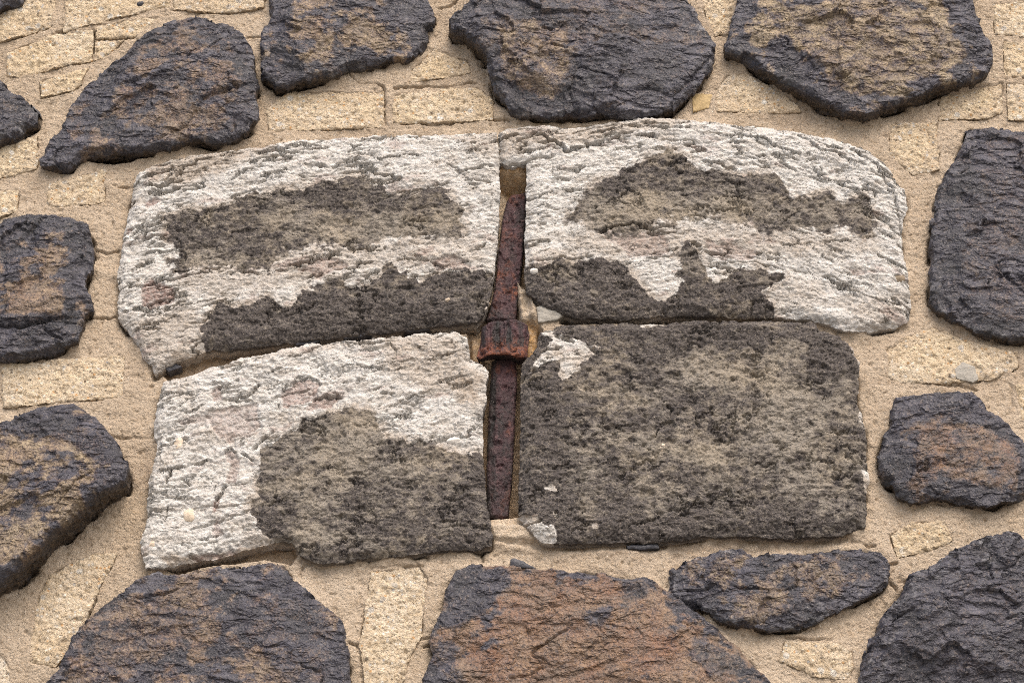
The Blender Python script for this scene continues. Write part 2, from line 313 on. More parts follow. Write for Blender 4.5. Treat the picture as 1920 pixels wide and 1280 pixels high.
# ---------------------------------------------------------------- dark fieldstones
ST = 0.0022; SB = 0.00175
def fieldstone(pts, h, label, seed, brown=0.6, orange=0.3, grey=0.2, bev=0.03, bevd=0.012, rel=1.0, ang=0.0, steps=5.0, edge_w=0.05, jagA=0.006, patches=(), under=0.18, tan_thr=0.0, step=ST, ridges=(), tilt=(0, 0)):
    P = poly(pts, h); X, Z = window(P, step, 0.01)
    _, _, k_, _, _ = worley(X * 30, Z * 30, seed + 70)
    F = sdf(P, X, Z) + jagA * 0.45 + jag(X, Z, jagA * 0.6, 16, seed, 3) + (k_ - 0.5) * jagA * 0.8 + jag(X, Z, jagA * 0.35, 110, seed + 2, 3)
    ca, sa = math.cos(R_(ang)), math.sin(R_(ang)); wx = X + 0.02 * fbm(X * 9, Z * 9, 2, seed + 4); wz = Z + 0.02 * fbm(X * 9 + 5, Z * 9, 2, seed + 5)
    xr = wx * ca + wz * sa; zr = -wx * sa + wz * ca
    rs = np.random.RandomState(seed); pc = P.mean(0)
    wob = fbm(X * 14, Z * 14, 3, seed + 6); pln = 0.002 * wob; rest = 0 * X
    for k in range(12):                                   # broken faces: planes that cut the corners and edges off
        th = 2 * math.pi * (k + rs.rand()) / 12; nx_, nz_ = math.cos(th), math.sin(th)
        sup = ((P - pc) @ np.array([nx_, nz_])).max(); tau = sup * rs.uniform(0.45, 0.97); slp = rs.uniform(0.10, 0.55) * bevd / 0.012
        tau = max(tau, sup - 0.075)
        d_ = (X - pc[0]) * nx_ + (Z - pc[1]) * nz_ - tau + 0.007 * fbm(X * 22 + k, Z * 22, 4, seed + 7 + k, .55)
        rest = np.maximum(rest, slp * d_)
    rest = 0.016 * np.tanh(rest / 0.016)
    for k in range(4):                                    # shallow spalls across the face
        th = rs.rand() * 6.28; nx_, nz_ = math.cos(th), math.sin(th); q = pc + (rs.rand(2) - .5) * (P.max(0) - P.min(0)) * 0.5
        d_ = (X - q[0]) * nx_ + (Z - q[1]) * nz_ + 0.012 * fbm(X * 15 + k, Z * 15, 4, seed + 37 + k, .6)
        pln = pln - np.maximum(0, d_) * rs.uniform(0.03, 0.12) - rs.uniform(0.0, 0.0035) * ss(0, 0.004, d_)
    big = pln * rel - rest; cut = ss(0.0005, 0.004, rest)
    f = fbm(xr * 2.6 + 3, zr * 4.6, 2, seed + 8, 0.4) * steps * 0.42 + 0.10 * fbm(X * 28, Z * 28, 4, seed + 9, .65)
    fl = np.floor(f); fr = f - fl
    ter = (fl + ss(0.0, 0.05, fr)) * 0.0042 * rel * (0.4 + 0.6 * ss(-.2, .3, fbm(X * 8, Z * 8, 2, seed + 10)))
    f = fbm(xr * 7, zr * 15, 2, seed + 28, 0.4) * steps * 0.40 + 0.16 * fbm(X * 40, Z * 40, 4, seed + 29, .65)
    fl = np.floor(f); fr = f - fl
    ter = ter + (fl + ss(0.0, 0.08, fr)) * 0.0018 * rel
    fac = 0
    for (k1, k2, am, so) in ((9, 13, 1.05, 11), (24, 38, 0.20 + 0.25 * cut, 12), (60, 90, 0.16 + 0.16 * cut, 13)):
        f1, f2, cid, cx, cy = worley(xr * k1 + 0.3 * fbm(X * k1 * 3, Z * k1 * 3, 3, seed + so + 60, .6), zr * k2, seed + so)
        fac = fac + ((cid - 0.5) * 0.0035 + cx * (np.cos(cid * 40) * 0.007) + cy * (np.sin(cid * 40) * 0.007)) * rel * am
    rd = -0.007 * thin(fbm(xr * 4, zr * 10, 2, seed + 15, .4) + 0.03 * fbm(X * 60, Z * 60, 3, seed + 18), step, 0.002) * ss(0.28, 0.4, fbm(X * 7, Z * 7, 2, seed + 16))
    fine = fbm(X * 120, Z * 120, 3, seed + 17, 0.7) * 0.0011 + np.minimum(0, fbm(X * 70, Z * 85, 2, seed + 19) + 0.5) * 0.007 * rel
    _, _, c1, a1, b1_ = worley(X * 15 + 0.4 * fbm(X * 30, Z * 30, 2, seed + 25), Z * 15, seed + 20)
    bw = bev * 0.55 * np.maximum(0, c1 - 0.25); sl = (0.35 + 0.9 * RND[(c1 * 2047).astype(np.int64)])
    edge = -np.maximum(0, bw - F) * sl
    _, _, c2, _, _ = worley(X * 42, Z * 42, seed + 23)
    edge = edge - np.maximum(0, 0.010 * c2 - F) * (0.4 + c2) * 0.8
    e = np.clip(1 - F / bev, 0, 1)
    xc, zc = P.mean(0)
    low = big + ter + fac; low = low - np.percentile(low[F > 0], 70); lim = 0.42 * h
    low = np.where(low < 0, -lim * np.tanh(-low / lim), low)
    H = h + low + rd + fine + edge + tilt[0] * (X - xc) + tilt[1] * (Z - zc)
    for (rp, dep, wid) in ridges:                        # deep clefts
        d, up = linedist(poly(rp, h), X + 0.004 * fbm(X * 40, Z * 40, 3, seed + 30), Z + 0.004 * fbm(X * 40 + 9, Z * 40, 3, seed + 31))
        H = H - dep * np.clip(1 - d / wid, 0, 1) + dep * 0.7 * np.exp(-np.maximum(up, 0) / 0.02) * (up > 0) * np.exp(-d / 0.03)
    n = fbm(X * 11, Z * 11, 5, seed + 40, 0.6); n2 = fbm(X * 34, Z * 44, 4, seed + 41, 0.6)
    br = ss(-0.25, 0.45, np.minimum(F / edge_w, 1.3) * 0.34 - 0.18 - 0.5 * cut + 1.7 * n + 0.9 * n2 - tan_thr) * brown
    orr = np.clip(orange + 0.35 * fbm(X * 14, Z * 14, 3, seed + 43), 0, 1)
    gr = grey * (0.8 * ss(0.0035, 0.0, np.abs(rest - 0.002)) * ss(-.1, .5, n2) * (rest > 0.0003) + ss(0.78, 0.93, ridged(xr * 14, zr * 20, 3, seed + 44)) * (0.4 + 0.6 * e) + 0.9 * ss(0.35, 0.9, e) * ss(0.0, 0.5, n2))
    al = np.zeros_like(X)
    for (pp, kind, amt) in patches:
        q = ss(-0.006, 0.008, sdf(poly(pp, h), X, Z) + jag(X, Z, 0.012, 30, seed + 50, 5))
        if kind == 'brown': br = br * (1 - q) + q * amt * np.clip(0.72 + 0.7 * n2, 0, 1)
        elif kind == 'dark': br = br * (1 - q * amt); H = H + 0.002 * q
        elif kind == 'orange': br = np.maximum(br, q * np.clip(amt + 0.5 * n2, 0, 1)); orr = orr * (1 - q) + q * np.clip(0.8 + .4 * n, 0, 1)
        elif kind == 'grey': gr = np.maximum(gr, q * amt * ss(-0.2, 0.4, n2))
    M = np.stack([br, gr, orr, al], -1)
    STONES.append((poly(pts, h), h))
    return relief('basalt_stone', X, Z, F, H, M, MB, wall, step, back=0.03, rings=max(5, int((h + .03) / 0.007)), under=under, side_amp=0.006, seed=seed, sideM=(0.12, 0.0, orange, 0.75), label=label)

fieldstone([(327,32),(359,28),(399,34),(431,38),(449,54),(467,77),(471,93),(473,119),(478,137),(481,151),(476,169),(483,194),(478,212),(462,232),(442,246),(405,256),(385,252),(345,250),(316,262),(298,264),(259,271),(216,274),(169,277),(144,283),(128,300),(75,297),(74,287),(93,255),(111,230),(129,194),(144,172),(158,151),(172,140),(201,119),(230,97),(259,68),(273,56),(305,45)],
    0.045, 'teardrop dark stone with brown middle left of the top', 101, brown=0.6, orange=0.45, grey=0.25, ang=25, edge_w=0.06, bevd=0.010,
    ridges=[([(300,250),(345,232),(380,180),(430,165),(470,150)], 0.006, 0.008), ([(260,70),(330,66),(390,45),(440,50)], 0.004, 0.006)])
fieldstone([(-70,125),(-20,138),(0,153),(22,168),(40,178),(54,190),(68,205),(66,220),(47,233),(36,243),(0,258),(-70,282),(-130,275),(-155,215),(-130,150)], 0.035, 'small dark stone cut off by the left frame edge, topmost there', 111, brown=0.15, grey=0.7)
fieldstone([(-80,-80),(60,-80),(40,-4),(0,10),(-80,22)], 0.03, 'sliver of dark stone in the top left corner', 115, brown=0.3)
fieldstone([(505,-60),(506,11),(502,32),(492,54),(488,83),(490,119),(493,133),(511,143),(516,152),(538,152),(560,145),(588,138),(621,130),(650,119),(692,109),(728,101),(764,98),(782,90),(793,72),(800,50),(799,40),(808,36),(813,18),(808,11),(797,-10),(780,-60),(700,-115),(570,-110)],
    0.042, 'dark stone with ochre middle at the top edge, second from left', 121, brown=0.75, orange=0.25, grey=0.45, edge_w=0.045, ang=-15, bevd=0.014)
fieldstone([(900,-60),(880,0),(862,22),(845,40),(851,52),(872,63),(894,83),(912,104),(919,129),(926,158),(948,176),(959,197),(975,203),(1038,203),(1074,200),(1124,197),(1178,204),(1239,196),(1262,188),(1289,165),(1311,146),(1329,120),(1341,97),(1340,75),(1322,40),(1296,0),(1270,-60),(1180,-135),(980,-120)],
    0.048, 'large grey-black stone with tan left side at top centre', 131, brown=0.30, orange=0.25, grey=0.5, rel=1.25, steps=7, ang=-20, bevd=0.012,
    patches=[([(930,60),(1000,40),(1060,60),(1075,100),(1060,150),(1040,180),(985,165),(940,140)], 'brown', 0.8), ([(1070,110),(1150,60),(1300,80),(1325,110),(1240,180),(1080,195)], 'dark', 0.9)],
    ridges=[([(1196,160),(1225,155),(1262,168),(1300,130),(1330,95)], 0.008, 0.010), ([(1078,195),(1068,160),(1080,125)], 0.007, 0.012), ([(1020,60),(1045,50),(1075,35)], 0.005, 0.01)])
fieldstone([(1395,-60),(1386,0),(1375,32),(1366,61),(1366,76),(1400,90),(1421,104),(1465,133),(1508,151),(1544,172),(1587,192),(1630,196),(1673,178),(1723,165),(1759,147),(1806,137),(1849,126),(1863,104),(1862,79),(1849,47),(1831,18),(1829,0),(1815,-60),(1760,-120),(1640,-160),(1460,-130)],
    0.066, 'thick dark stone with broad tan face in the top right', 141, brown=0.95, orange=0.08, grey=0.3, edge_w=0.055, rel=1.0, tan_thr=-0.1, under=0.12,
    patches=[([(1445,65),(1480,60),(1495,75),(1480,95),(1510,108),(1540,100),(1530,130),(1480,130),(1440,95)], 'dark', 0.85), ([(1530,65),(1570,75),(1600,100),(1660,120),(1655,145),(1610,135),(1560,105)], 'dark', 0.8), ([(1760,-10),(1840,-20),(1850,60),(1830,80),(1780,20)], 'dark', 0.9),
             ([(1500,10),(1700,5),(1790,60),(1820,95),(1750,140),(1620,170),(1560,150),(1540,115),(1500,80),(1440,20)], 'brown', 0.95)])
fieldstone([(1817,237),(1831,230),(1867,230),(1881,237),(1925,239),(2010,252),(2090,330),(2112,450),(2080,560),(2010,612),(1920,624),(1878,624),(1838,612),(1806,601),(1781,587),(1759,570),(1748,556),(1747,508),(1748,454),(1750,400),(1754,406),(1763,352),(1777,320),(1799,284),(1813,251)],
    0.036, 'tall blue-black stone at the right frame edge beside the blocks', 151, brown=0.22, orange=0.2, grey=0.45, rel=0.85, ang=-25, steps=6, edge_w=0.08)
fieldstone([(1682,738),(1745,732),(1795,730),(1828,732),(1849,756),(1881,781),(1914,813),(1945,840),(1945,912),(1925,922),(1896,932),(1853,944),(1800,930),(1759,920),(1712,930),(1688,918),(1680,903),(1659,888),(1655,863),(1652,842),(1662,806),(1677,774)],
    0.038, 'kite shaped stone with reddish brown face, right of the lower right block', 161, brown=0.55, orange=0.7, grey=0.3, rel=0.8, ang=20, edge_w=0.035,
    patches=[([(1682,738),(1828,732),(1850,757),(1790,765),(1740,790),(1690,800)], 'dark', 0.8), ([(1655,850),(1700,850),(1720,880),(1690,915),(1660,890)], 'dark', 0.9), ([(1740,800),(1810,790),(1890,815),(1920,860),(1880,915),(1790,900),(1730,870)], 'orange', 0.55)])
fieldstone([(1892,996),(1910,1001),(1925,1010),(2020,1048),(2110,1130),(2130,1260),(2060,1400),(1880,1460),(1700,1430),(1602,1350),(1612,1280),(1614,1262),(1625,1226),(1633,1190),(1648,1183),(1651,1165),(1673,1136),(1695,1104),(1705,1078),(1734,1070),(1770,1050),(1795,1032),(1824,1021),(1863,1003)],
    0.045, 'large plain charcoal stone in the bottom right corner', 171, brown=0.08, orange=0.2, grey=0.7, rel=1.15, ang=25, steps=7)
fieldstone([(1257,1061),(1260,1086),(1257,1107),(1275,1118),(1296,1130),(1318,1134),(1332,1141),(1350,1156),(1386,1166),(1436,1172),(1472,1170),(1508,1167),(1544,1151),(1580,1133),(1616,1115),(1651,1097),(1668,1086),(1669,1050),(1651,1032),(1630,1025),(1587,1025),(1544,1028),(1508,1032),(1472,1035),(1433,1043),(1408,1048),(1394,1032),(1361,1028),(1336,1035),(1289,1046)],
    0.032, 'long low dark stone under the lower right block', 181, brown=0.6, orange=0.2, grey=0.55, rel=0.9, ang=-8, edge_w=0.03, bev=0.02)
fieldstone([(847,1082),(858,1064),(880,1053),(912,1052),(937,1057),(990,1061),(1074,1066),(1124,1072),(1160,1085),(1214,1085),(1239,1097),(1261,1111),(1289,1133),(1325,1161),(1361,1186),(1394,1219),(1422,1251),(1444,1280),(1480,1345),(1430,1430),(1200,1480),(950,1460),(790,1400),(766,1340),(786,1280),(797,1258),(815,1222),(808,1197),(815,1176),(833,1136),(836,1107)],
    0.026, 'broad rusty orange stone at the bottom centre', 191, brown=0.85, orange=0.8, grey=0.25, rel=0.55, ang=15, tan_thr=-0.6, edge_w=0.03, bev=0.015, bevd=0.006,
    patches=[([(845,1060),(940,1055),(965,1085),(930,1120),(890,1160),(850,1175),(825,1170),(835,1110)], 'dark', 0.92), ([(1090,1150),(1150,1140),(1140,1170),(1100,1180)], 'dark', 0.7), ([(1160,1085),(1220,1090),(1210,1125),(1170,1130)], 'dark', 0.7), ([(1300,1190),(1390,1225),(1420,1260),(1340,1270),(1290,1230)], 'dark', 0.6), ([(800,1210),(850,1200),(880,1290),(790,1290)], 'dark', 0.6)])
fieldstone([(93,1276),(108,1262),(126,1226),(140,1197),(158,1172),(187,1140),(216,1118),(248,1100),(266,1084),(298,1075),(334,1080),(377,1070),(413,1061),(463,1056),(505,1050),(529,1056),(542,1073),(563,1095),(589,1117),(614,1138),(639,1160),(646,1183),(653,1215),(655,1251),(653,1280),(640,1350),(560,1430),(330,1460),(120,1420),(55,1340)],
    0.028, 'broad blue-brown stone at the bottom left, under the white block', 201, brown=0.62, orange=0.5, grey=0.4, rel=0.6, ang=20, edge_w=0.04, bevd=0.008,
    patches=[([(430,1130),(560,1110),(645,1180),(655,1290),(560,1300),(480,1210)], 'dark', 0.6), ([(180,1200),(300,1130),(400,1150),(330,1220),(220,1290),(150,1290)], 'brown', 0.6)])
fieldstone([(-70,800),(0,788),(22,781),(43,766),(72,756),(108,748),(133,748),(155,759),(180,781),(201,806),(219,831),(232,860),(228,885),(205,908),(172,925),(137,952),(115,976),(90,998),(72,1020),(36,1050),(0,1080),(-80,1112),(-150,1070),(-180,950),(-140,850)],
    0.088, 'thick rounded stone with yellowish face at the left edge', 211, brown=0.8, orange=0.12, grey=0.2, edge_w=0.04, ang=35, under=0.10, tan_thr=-0.05, rel=0.9,
    patches=[([(20,780),(110,750),(190,790),(225,850),(190,880),(130,830),(60,810)], 'dark', 0.75)])
fieldstone([(-70,420),(0,411),(22,402),(40,398),(97,393),(126,399),(162,413),(167,447),(172,472),(169,493),(158,519),(155,537),(165,551),(168,572),(155,580),(147,608),(140,630),(119,638),(72,652),(36,662),(5,664),(-70,664),(-130,640),(-165,540),(-130,450)],
    0.040, 'dark stone with brown face and cleft base at the left edge', 221, brown=0.75, orange=0.45, grey=0.25, edge_w=0.04, rel=0.9,
    patches=[([(-10,410),(100,390),(130,440),(90,430),(40,450),(-10,480)], 'dark', 0.85), ([(-10,590),(110,590),(150,620),(100,650),(-10,670)], 'dark', 0.9)],
    ridges=[([(-20,606),(40,610),(80,600),(110,592)], 0.014, 0.012), ([(40,450),(62,425),(78,402)], 0.005, 0.008)])

# the wall's stones go on beyond the picture
for i, (cx, cy, rx, ry) in enumerate([(-330, 300, 130, 100), (-360, 640, 120, 150), (-340, 1010, 110, 140), (-270, 1350, 170, 110), (-190, -40, 130, 90), (150, -200, 200, 90), (2300, 120, 150, 120), (2290, 480, 120, 170), (2260, 860, 190, 120), (2330, 1220, 140, 170), (2110, -110, 150, 90)]):
    rs_ = np.random.RandomState(900 + i)
    fieldstone([(cx + rx * (0.8 + 0.35 * rs_.rand()) * math.cos(a), cy + ry * (0.8 + 0.35 * rs_.rand()) * math.sin(a)) for a in np.linspace(0, 6.283, 11, endpoint=False)], 0.03 + 0.03 * rs_.rand(), None, 1000 + 90 * i, brown=0.4 + 0.5 * rs_.rand(), orange=rs_.rand() * .7, grey=0.3, ang=rs_.uniform(-30, 30), step=0.0045)

# ---------------------------------------------------------------- the four pale blocks
def block(pts, h, label, seed, crusts=(), whites=(), cracks=(), dirt_shade=(), pinks=(), arch=lambda x: 0 * x, tanf=None, lam=0.024, flake=1.0, plaster=0.0, bev=0.03, bevd=0.012, extra=None, under=0.12, holes=()):
    P = poly(pts, h); X, Z = window(P, SB, 0.01)
    F = sdf(P, X, Z) + jag(X, Z, 0.0035, 30, seed) + jag(X, Z, 0.002, 110, seed + 2, 3)
    jx = X + 0.007 * fbm(X * 45, Z * 45, 4, seed + 60, .65); jz = Z + 0.008 * fbm(X * 50 + 4, Z * 50, 5, seed + 61, .68)
    S = Z - arch(X)
    cr = np.zeros_like(X)
    jj = jag(X, Z, 0.010, 26, seed + 5, 6) + jag(X, Z, 0.0095, 70, seed + 6, 5)
    dC = np.full(X.shape, -1.0)
    for c, soft in crusts:
        pc_ = poly(c, h); lo, hi = pc_[:, 1].min(), pc_[:, 1].max(); sf = soft * ss(lo + 0.55 * (hi - lo), lo + 0.15 * (hi - lo), Z)
        sd_ = sdf(pc_, X, Z) + jj * (1 + 1.6 * sf); dC = np.maximum(dC, sd_)
        cr = np.maximum(cr, ss(-0.003 - 0.016 * sf, 0.003 + 0.016 * sf, sd_))
    for c in whites:
        cr = cr * (1 - ss(-0.002, 0.002, sdf(poly(c, h), X, Z) + 0.7 * jj))
    wr = fbm(X * 10, Z * 14, 4, seed + 80, .6) + 0.6 * fbm(X * 60, Z * 80, 3, seed + 81, .6); cr = cr * (1 - 0.6 * ss(0.95, 1.15, wr))
    wt = 1 - cr
    # layered flaking of the pale face
    m1 = ss(-0.25, 0.35, fbm(X * 5, S * 9, 3, seed + 9))
    fq = S / lam + 1.7 * fbm(X * 7, S * 16, 4, seed + 10) + 0.55 * fbm(X * 45, S * 60, 4, seed + 12, .65)
    saw = 1 - (fq - np.floor(fq)); lid = RND[np.floor(fq).astype(np.int64) & 2047]
    seg = ss(0.02, 0.25, fbm(X * 9 + lid * 50, S * 9, 3, seed + 13))
    fl = (saw ** 1.6) * 0.0026 * flake * (0.15 + 0.85 * m1) * seg
    groove = -0.010 * flake * ss(0.07, 0.0, saw) * seg * m1 * ss(-.2, .2, fbm(X * 30, S * 30, 2, seed + 11))
    f2 = S / (lam * 0.42) + 1.3 * fbm(X * 16, S * 36, 3, seed + 14)
    s2 = 1 - (f2 - np.floor(f2)); l2 = RND[np.floor(f2).astype(np.int64) & 2047]
    fl2 = (s2 * 0.0012 - 0.005 * ss(0.14, 0.0, s2)) * flake * ss(0.0, 0.35, fbm(X * 24 + l2 * 40, S * 24, 2, seed + 15))
    pl = fbm(X * 17, Z * 17, 4, seed + 16, 0.6) * 3.0; pf = np.floor(pl); pr = pl - pf
    plates = (pf + ss(0, 0.10, pr)) * 0.0020 * plaster
    rough = fbm(X * 90, Z * 120, 4, seed + 18, 0.7) * 0.0028 + (ridged(X * 50, S * 70, 2, seed + 19) - .6) * 0.0016
    lines = 0
    for (kx, ks, w_, dp, so, th) in ((3, 12, 0.0019, 0.014, 70, 0.06), (6, 24, 0.0016, 0.011, 72, 0.16), (11, 30, 0.0013, 0.008, 74, 0.24)):
        q_ = fbm(X * kx, S * ks, 5, seed + so, 0.6); on = ss(th, th + 0.16, fbm(X * 8, S * 16, 3, seed + so + 1)) * flake
        lines = lines - dp * thin(q_, SB, w_) * on + 0.0010 * np.sign(q_) * on
    blobs = fbm(X * 34, Z * 40, 4, seed + 78, .65) * 0.0030
    pale_h = fl + groove + fl2 + plates + rough + lines + blobs
    # dark crust: pitted, proud of the pale face
    pit = np.minimum(0, fbm(X * 42, Z * 52, 4, seed + 21, 0.65) + 0.15) * 0.013
    chk = fbm(X * 17, Z * 21, 5, seed + 22, .62)
    cH = 0.0016 + pit + (ridged(X * 26, Z * 34, 4, seed + 23, .6) - 0.6) * 0.0065 + fbm(X * 105, Z * 105, 3, seed + 25, 0.7) * 0.0022 + chk * 0.005 - 0.006 * thin(chk + .1, SB, 0.0016) * ss(0.1, .4, fbm(X * 12, Z * 12, 2, seed + 24))
    H = h + fbm(X * 5, Z * 5, 3, seed + 27) * 0.006 + wt * pale_h + cr * cH
    e = np.clip(1 - F / (bev * (0.6 + 0.8 * ss(-.5, .5, fbm(X * 9, Z * 9, 2, seed + 28)))), 0, 1)
    H = H - bevd * e ** 2.2
    be = np.clip(fbm(X * 7, S * 12, 5, seed + 31, 0.65) * 1.5 - 0.22, 0, 1) * 0.7
    for (c, amt, soft) in dirt_shade:
        q = ss(-soft, soft, sdf(poly(c, h), X, Z) + jag(X, Z, 0.014, 22, seed + 33, 4)); be = np.maximum(be, q * amt)
    be = np.maximum(be, 0.75 * ss(-0.022, -0.003, dC) * ss(-0.35, 0.25, fbm(X * 14, Z * 14, 3, seed + 84)))
    pk = 0.5 * ss(0.26, 0.5, fbm(X * 9 + 3, S * 20, 5, seed + 35, .6))
    for (c, amt) in pinks:
        q = ss(-0.002, 0.003, sdf(poly(c, h), X, Z) + jag(X, Z, 0.009, 35, seed + 37, 4)); pk = np.maximum(pk, q * amt); H = H - 0.0035 * q * wt
    for (c, dep, wid, lip) in cracks:
        wid = wid * 0.62; dep = dep * 1.4; d, up = linedist(poly(c, h), jx, jz); mod = 0.1 + 0.9 * ss(-0.25, 0.15, fbm(X * 22, Z * 22, 3, seed + 39))
        H = H + lip * np.exp(-d / 0.014) * (up > 0) * mod - dep * mod * np.clip(1 - d / wid, 0, 1)
    for (hx, hy, r, dep) in holes:
        x_, z_ = at(hx, hy, h); d = np.hypot((jx - x_) * .8 + .01 * fbm(X * 30, Z * 30, 3, seed + 66), (jz - z_) * 1.5 + .01 * fbm(X * 30, Z * 30 + 9, 3, seed + 67)); H = H - dep * ss(r, r * 0.4, d)
    tn = 0.40 + 0.6 * fbm(X * 9, Z * 13, 5, seed + 41, 0.6) + 0.45 * fbm(X * 40, Z * 55, 3, seed + 43, 0.6)
    if tanf is not None: tn = tn + tanf(X, Z, F, h)
    M = np.stack([cr, np.clip(tn, 0, 1), be, pk], -1)
    STONES.append((poly(pts, h), h))
    o = relief('stone_block', X, Z, F, H, M, MK, wall, SB, back=0.05, rings=8, under=under, side_amp=0.004, seed=seed, sideM=(0.25, 0.6, 0.6, 0.1), label=label)
    o['_h'] = h
    return o
def blob(cx, cy, rx, ry, amt):
    def f(X, Z, h):
        x, z = at(cx, cy, h); s = WIDTH / 1920
        return amt * np.exp(-(((X - x) / (rx * s)) ** 2 + ((Z - z) / (ry * s)) ** 2))
    return f
def tan_field(base, *bs):
    def f(X, Z, F, h):
        t = base + 0 * X
        for b in bs: t = t + b(X, Z, h)
        return t
    return f
def K(p, dep=0.012, wid=0.0024, lip=0.003): return (p, dep, wid, lip)

B1C1 = [(313,406),(341,395),(359,393),(395,395),(406,388),(431,384),(449,377),(478,359),(506,368),(524,357),(542,359),(567,357),(596,345),(628,343),(650,332),(664,329),(689,334),(696,345),(722,349),(729,363),(779,363),(786,354),(829,347),(844,356),(840,366),(854,377),(869,392),(865,410),(871,428),(858,446),(830,440),(800,450),(740,445),(700,455),(640,465),(600,455),(570,470),(540,475),(500,500),(470,505),(430,495),(400,505),(370,508),(330,512),(315,490),(328,475),(325,455),(312,440),(316,420)]
B1C2 = [(377,630),(381,616),(392,605),(388,594),(406,580),(411,569),(453,576),(478,569),(502,555),(520,562),(542,576),(556,558),(571,546),(589,544),(581,537),(614,526),(635,524),(646,535),(660,540),(689,537),(711,519),(722,511),(718,497),(732,493),(743,508),(761,511),(768,519),(790,528),(815,517),(847,511),(862,508),(869,502),(883,510),(908,501),(925,508),(925,544),(915,569),(905,610),(808,625),(635,645),(470,670),(395,664)]
x0_, _ = at(230, 400); x1_, _ = at(930, 400)
b1 = block([(255,327),(262,318),(287,305),(359,287),(449,277),(520,266),(542,260),(614,257),(718,249),(793,249),(833,248),(901,245),(930,247),(935,275),(936,310),(938,350),(935,420),(928,500),(922,545),(912,575),(894,601),(808,607),(750,614),(635,626),(542,637),(470,648),(395,653),(345,668),(313,680),(287,700),(283,680),(266,666),(259,648),(237,616),(221,594),(221,544),(219,508),(225,472),(230,436),(241,388),(248,352)],
    0.020, 'upper left block, flaking white around two dark bands', 301, crusts=[(B1C1, 1.0), (B1C2, 0.0)],
    arch=lambda x: 0.13 * (x - x0_) - 0.03 * np.exp(-(x - x0_) / 0.08), lam=0.026, flake=1.0, plaster=0.8,
    tanf=tan_field(-0.12, blob(640, 425, 220, 45, 0.55), blob(800, 420, 90, 40, 0.35), blob(520, 600, 500, 50, -0.32), blob(400, 430, 90, 40, -0.2), blob(480, 490, 160, 20, 0.4)),
    dirt_shade=[([(270,305),(360,287),(470,275),(520,272),(470,300),(400,330),(330,350),(280,345)], 0.8, 0.012), ([(470,470),(900,440),(920,500),(700,500),(560,530),(400,560),(330,540),(340,515)], 0.55, 0.02), ([(240,600),(370,570),(390,650),(300,690),(260,650)], 0.6, 0.02), ([(313,660),(450,645),(460,655),(330,685)], 0.9, 0.005), ([(840,250),(935,248),(935,290),(880,285)], .6, .012)],
    pinks=[([(262,540),(285,520),(325,540),(330,562),(300,575),(262,575)], 0.95), ([(268,378),(290,370),(300,375),(275,388)], 0.9), ([(238,425),(246,428),(236,436)], .9), ([(560,505),(620,480),(650,500),(600,525)], .6), ([(800,490),(850,480),(880,498),(820,508)], .6)],
    cracks=[K([(653,284),(671,273),(693,268),(725,253),(757,251),(786,255),(808,264)], .012, .005), K([(567,309),(599,314),(635,313),(700,309)], .012, .005, .003), K([(435,340),(451,325),(470,319),(493,305),(518,294),(553,286),(620,276)], .011, .004), K([(460,344),(480,348),(499,338),(516,325),(539,317)], .010, .004), K([(330,366),(355,357),(393,353)], .010, .004),
            K([(283,346),(303,352),(328,338),(341,323),(345,317)], .014, .006, .006), K([(890,284),(916,268),(940,260)], .012, .004), K([(470,296),(520,285),(560,277),(600,272)], .012, .004, .003), K([(700,300),(760,292),(800,290)]), K([(820,300),(860,320),(890,345)], .008), K([(540,500),(600,490),(640,470),(690,468)], .010, .004, .003), K([(579,492),(590,478),(640,480),(662,486)], .010, .004, .003), K([(400,520),(450,510),(500,515),(560,500)], .009),
            K([(780,480),(830,500),(880,490)], .008), K([(330,510),(360,506),(395,510)], .008)])
B2C1 = [(1253,280),(1243,284),(1217,295),(1203,302),(1196,309),(1167,313),(1160,327),(1131,338),(1110,349),(1099,367),(1081,377),(1070,399),(1067,410),(1099,420),(1110,430),(1150,440),(1190,432),(1230,420),(1280,412),(1320,405),(1360,405),(1400,425),(1450,440),(1500,428),(1540,440),(1580,432),(1620,445),(1648,431),(1641,406),(1634,388),(1637,367),(1612,367),(1580,381),(1551,361),(1533,363),(1504,377),(1479,370),(1472,345),(1450,323),(1426,325),(1397,331),(1379,327),(1361,320),(1322,316),(1304,309),(1289,298),(1271,287)]
B2C2 = [(975,493),(998,497),(1038,493),(1045,486),(1074,490),(1092,486),(1102,497),(1110,486),(1131,484),(1146,490),(1167,493),(1182,511),(1192,522),(1203,537),(1214,555),(1246,562),(1268,555),(1282,529),(1271,515),(1279,497),(1268,475),(1271,457),(1293,457),(1307,472),(1311,486),(1322,508),(1336,526),(1361,519),(1390,504),(1429,501),(1450,511),(1472,515),(1472,526),(1447,537),(1432,547),(1440,562),(1450,576),(1454,605),(1059,610),(1000,570),(975,544)]
xr_, _ = at(1250, 300)
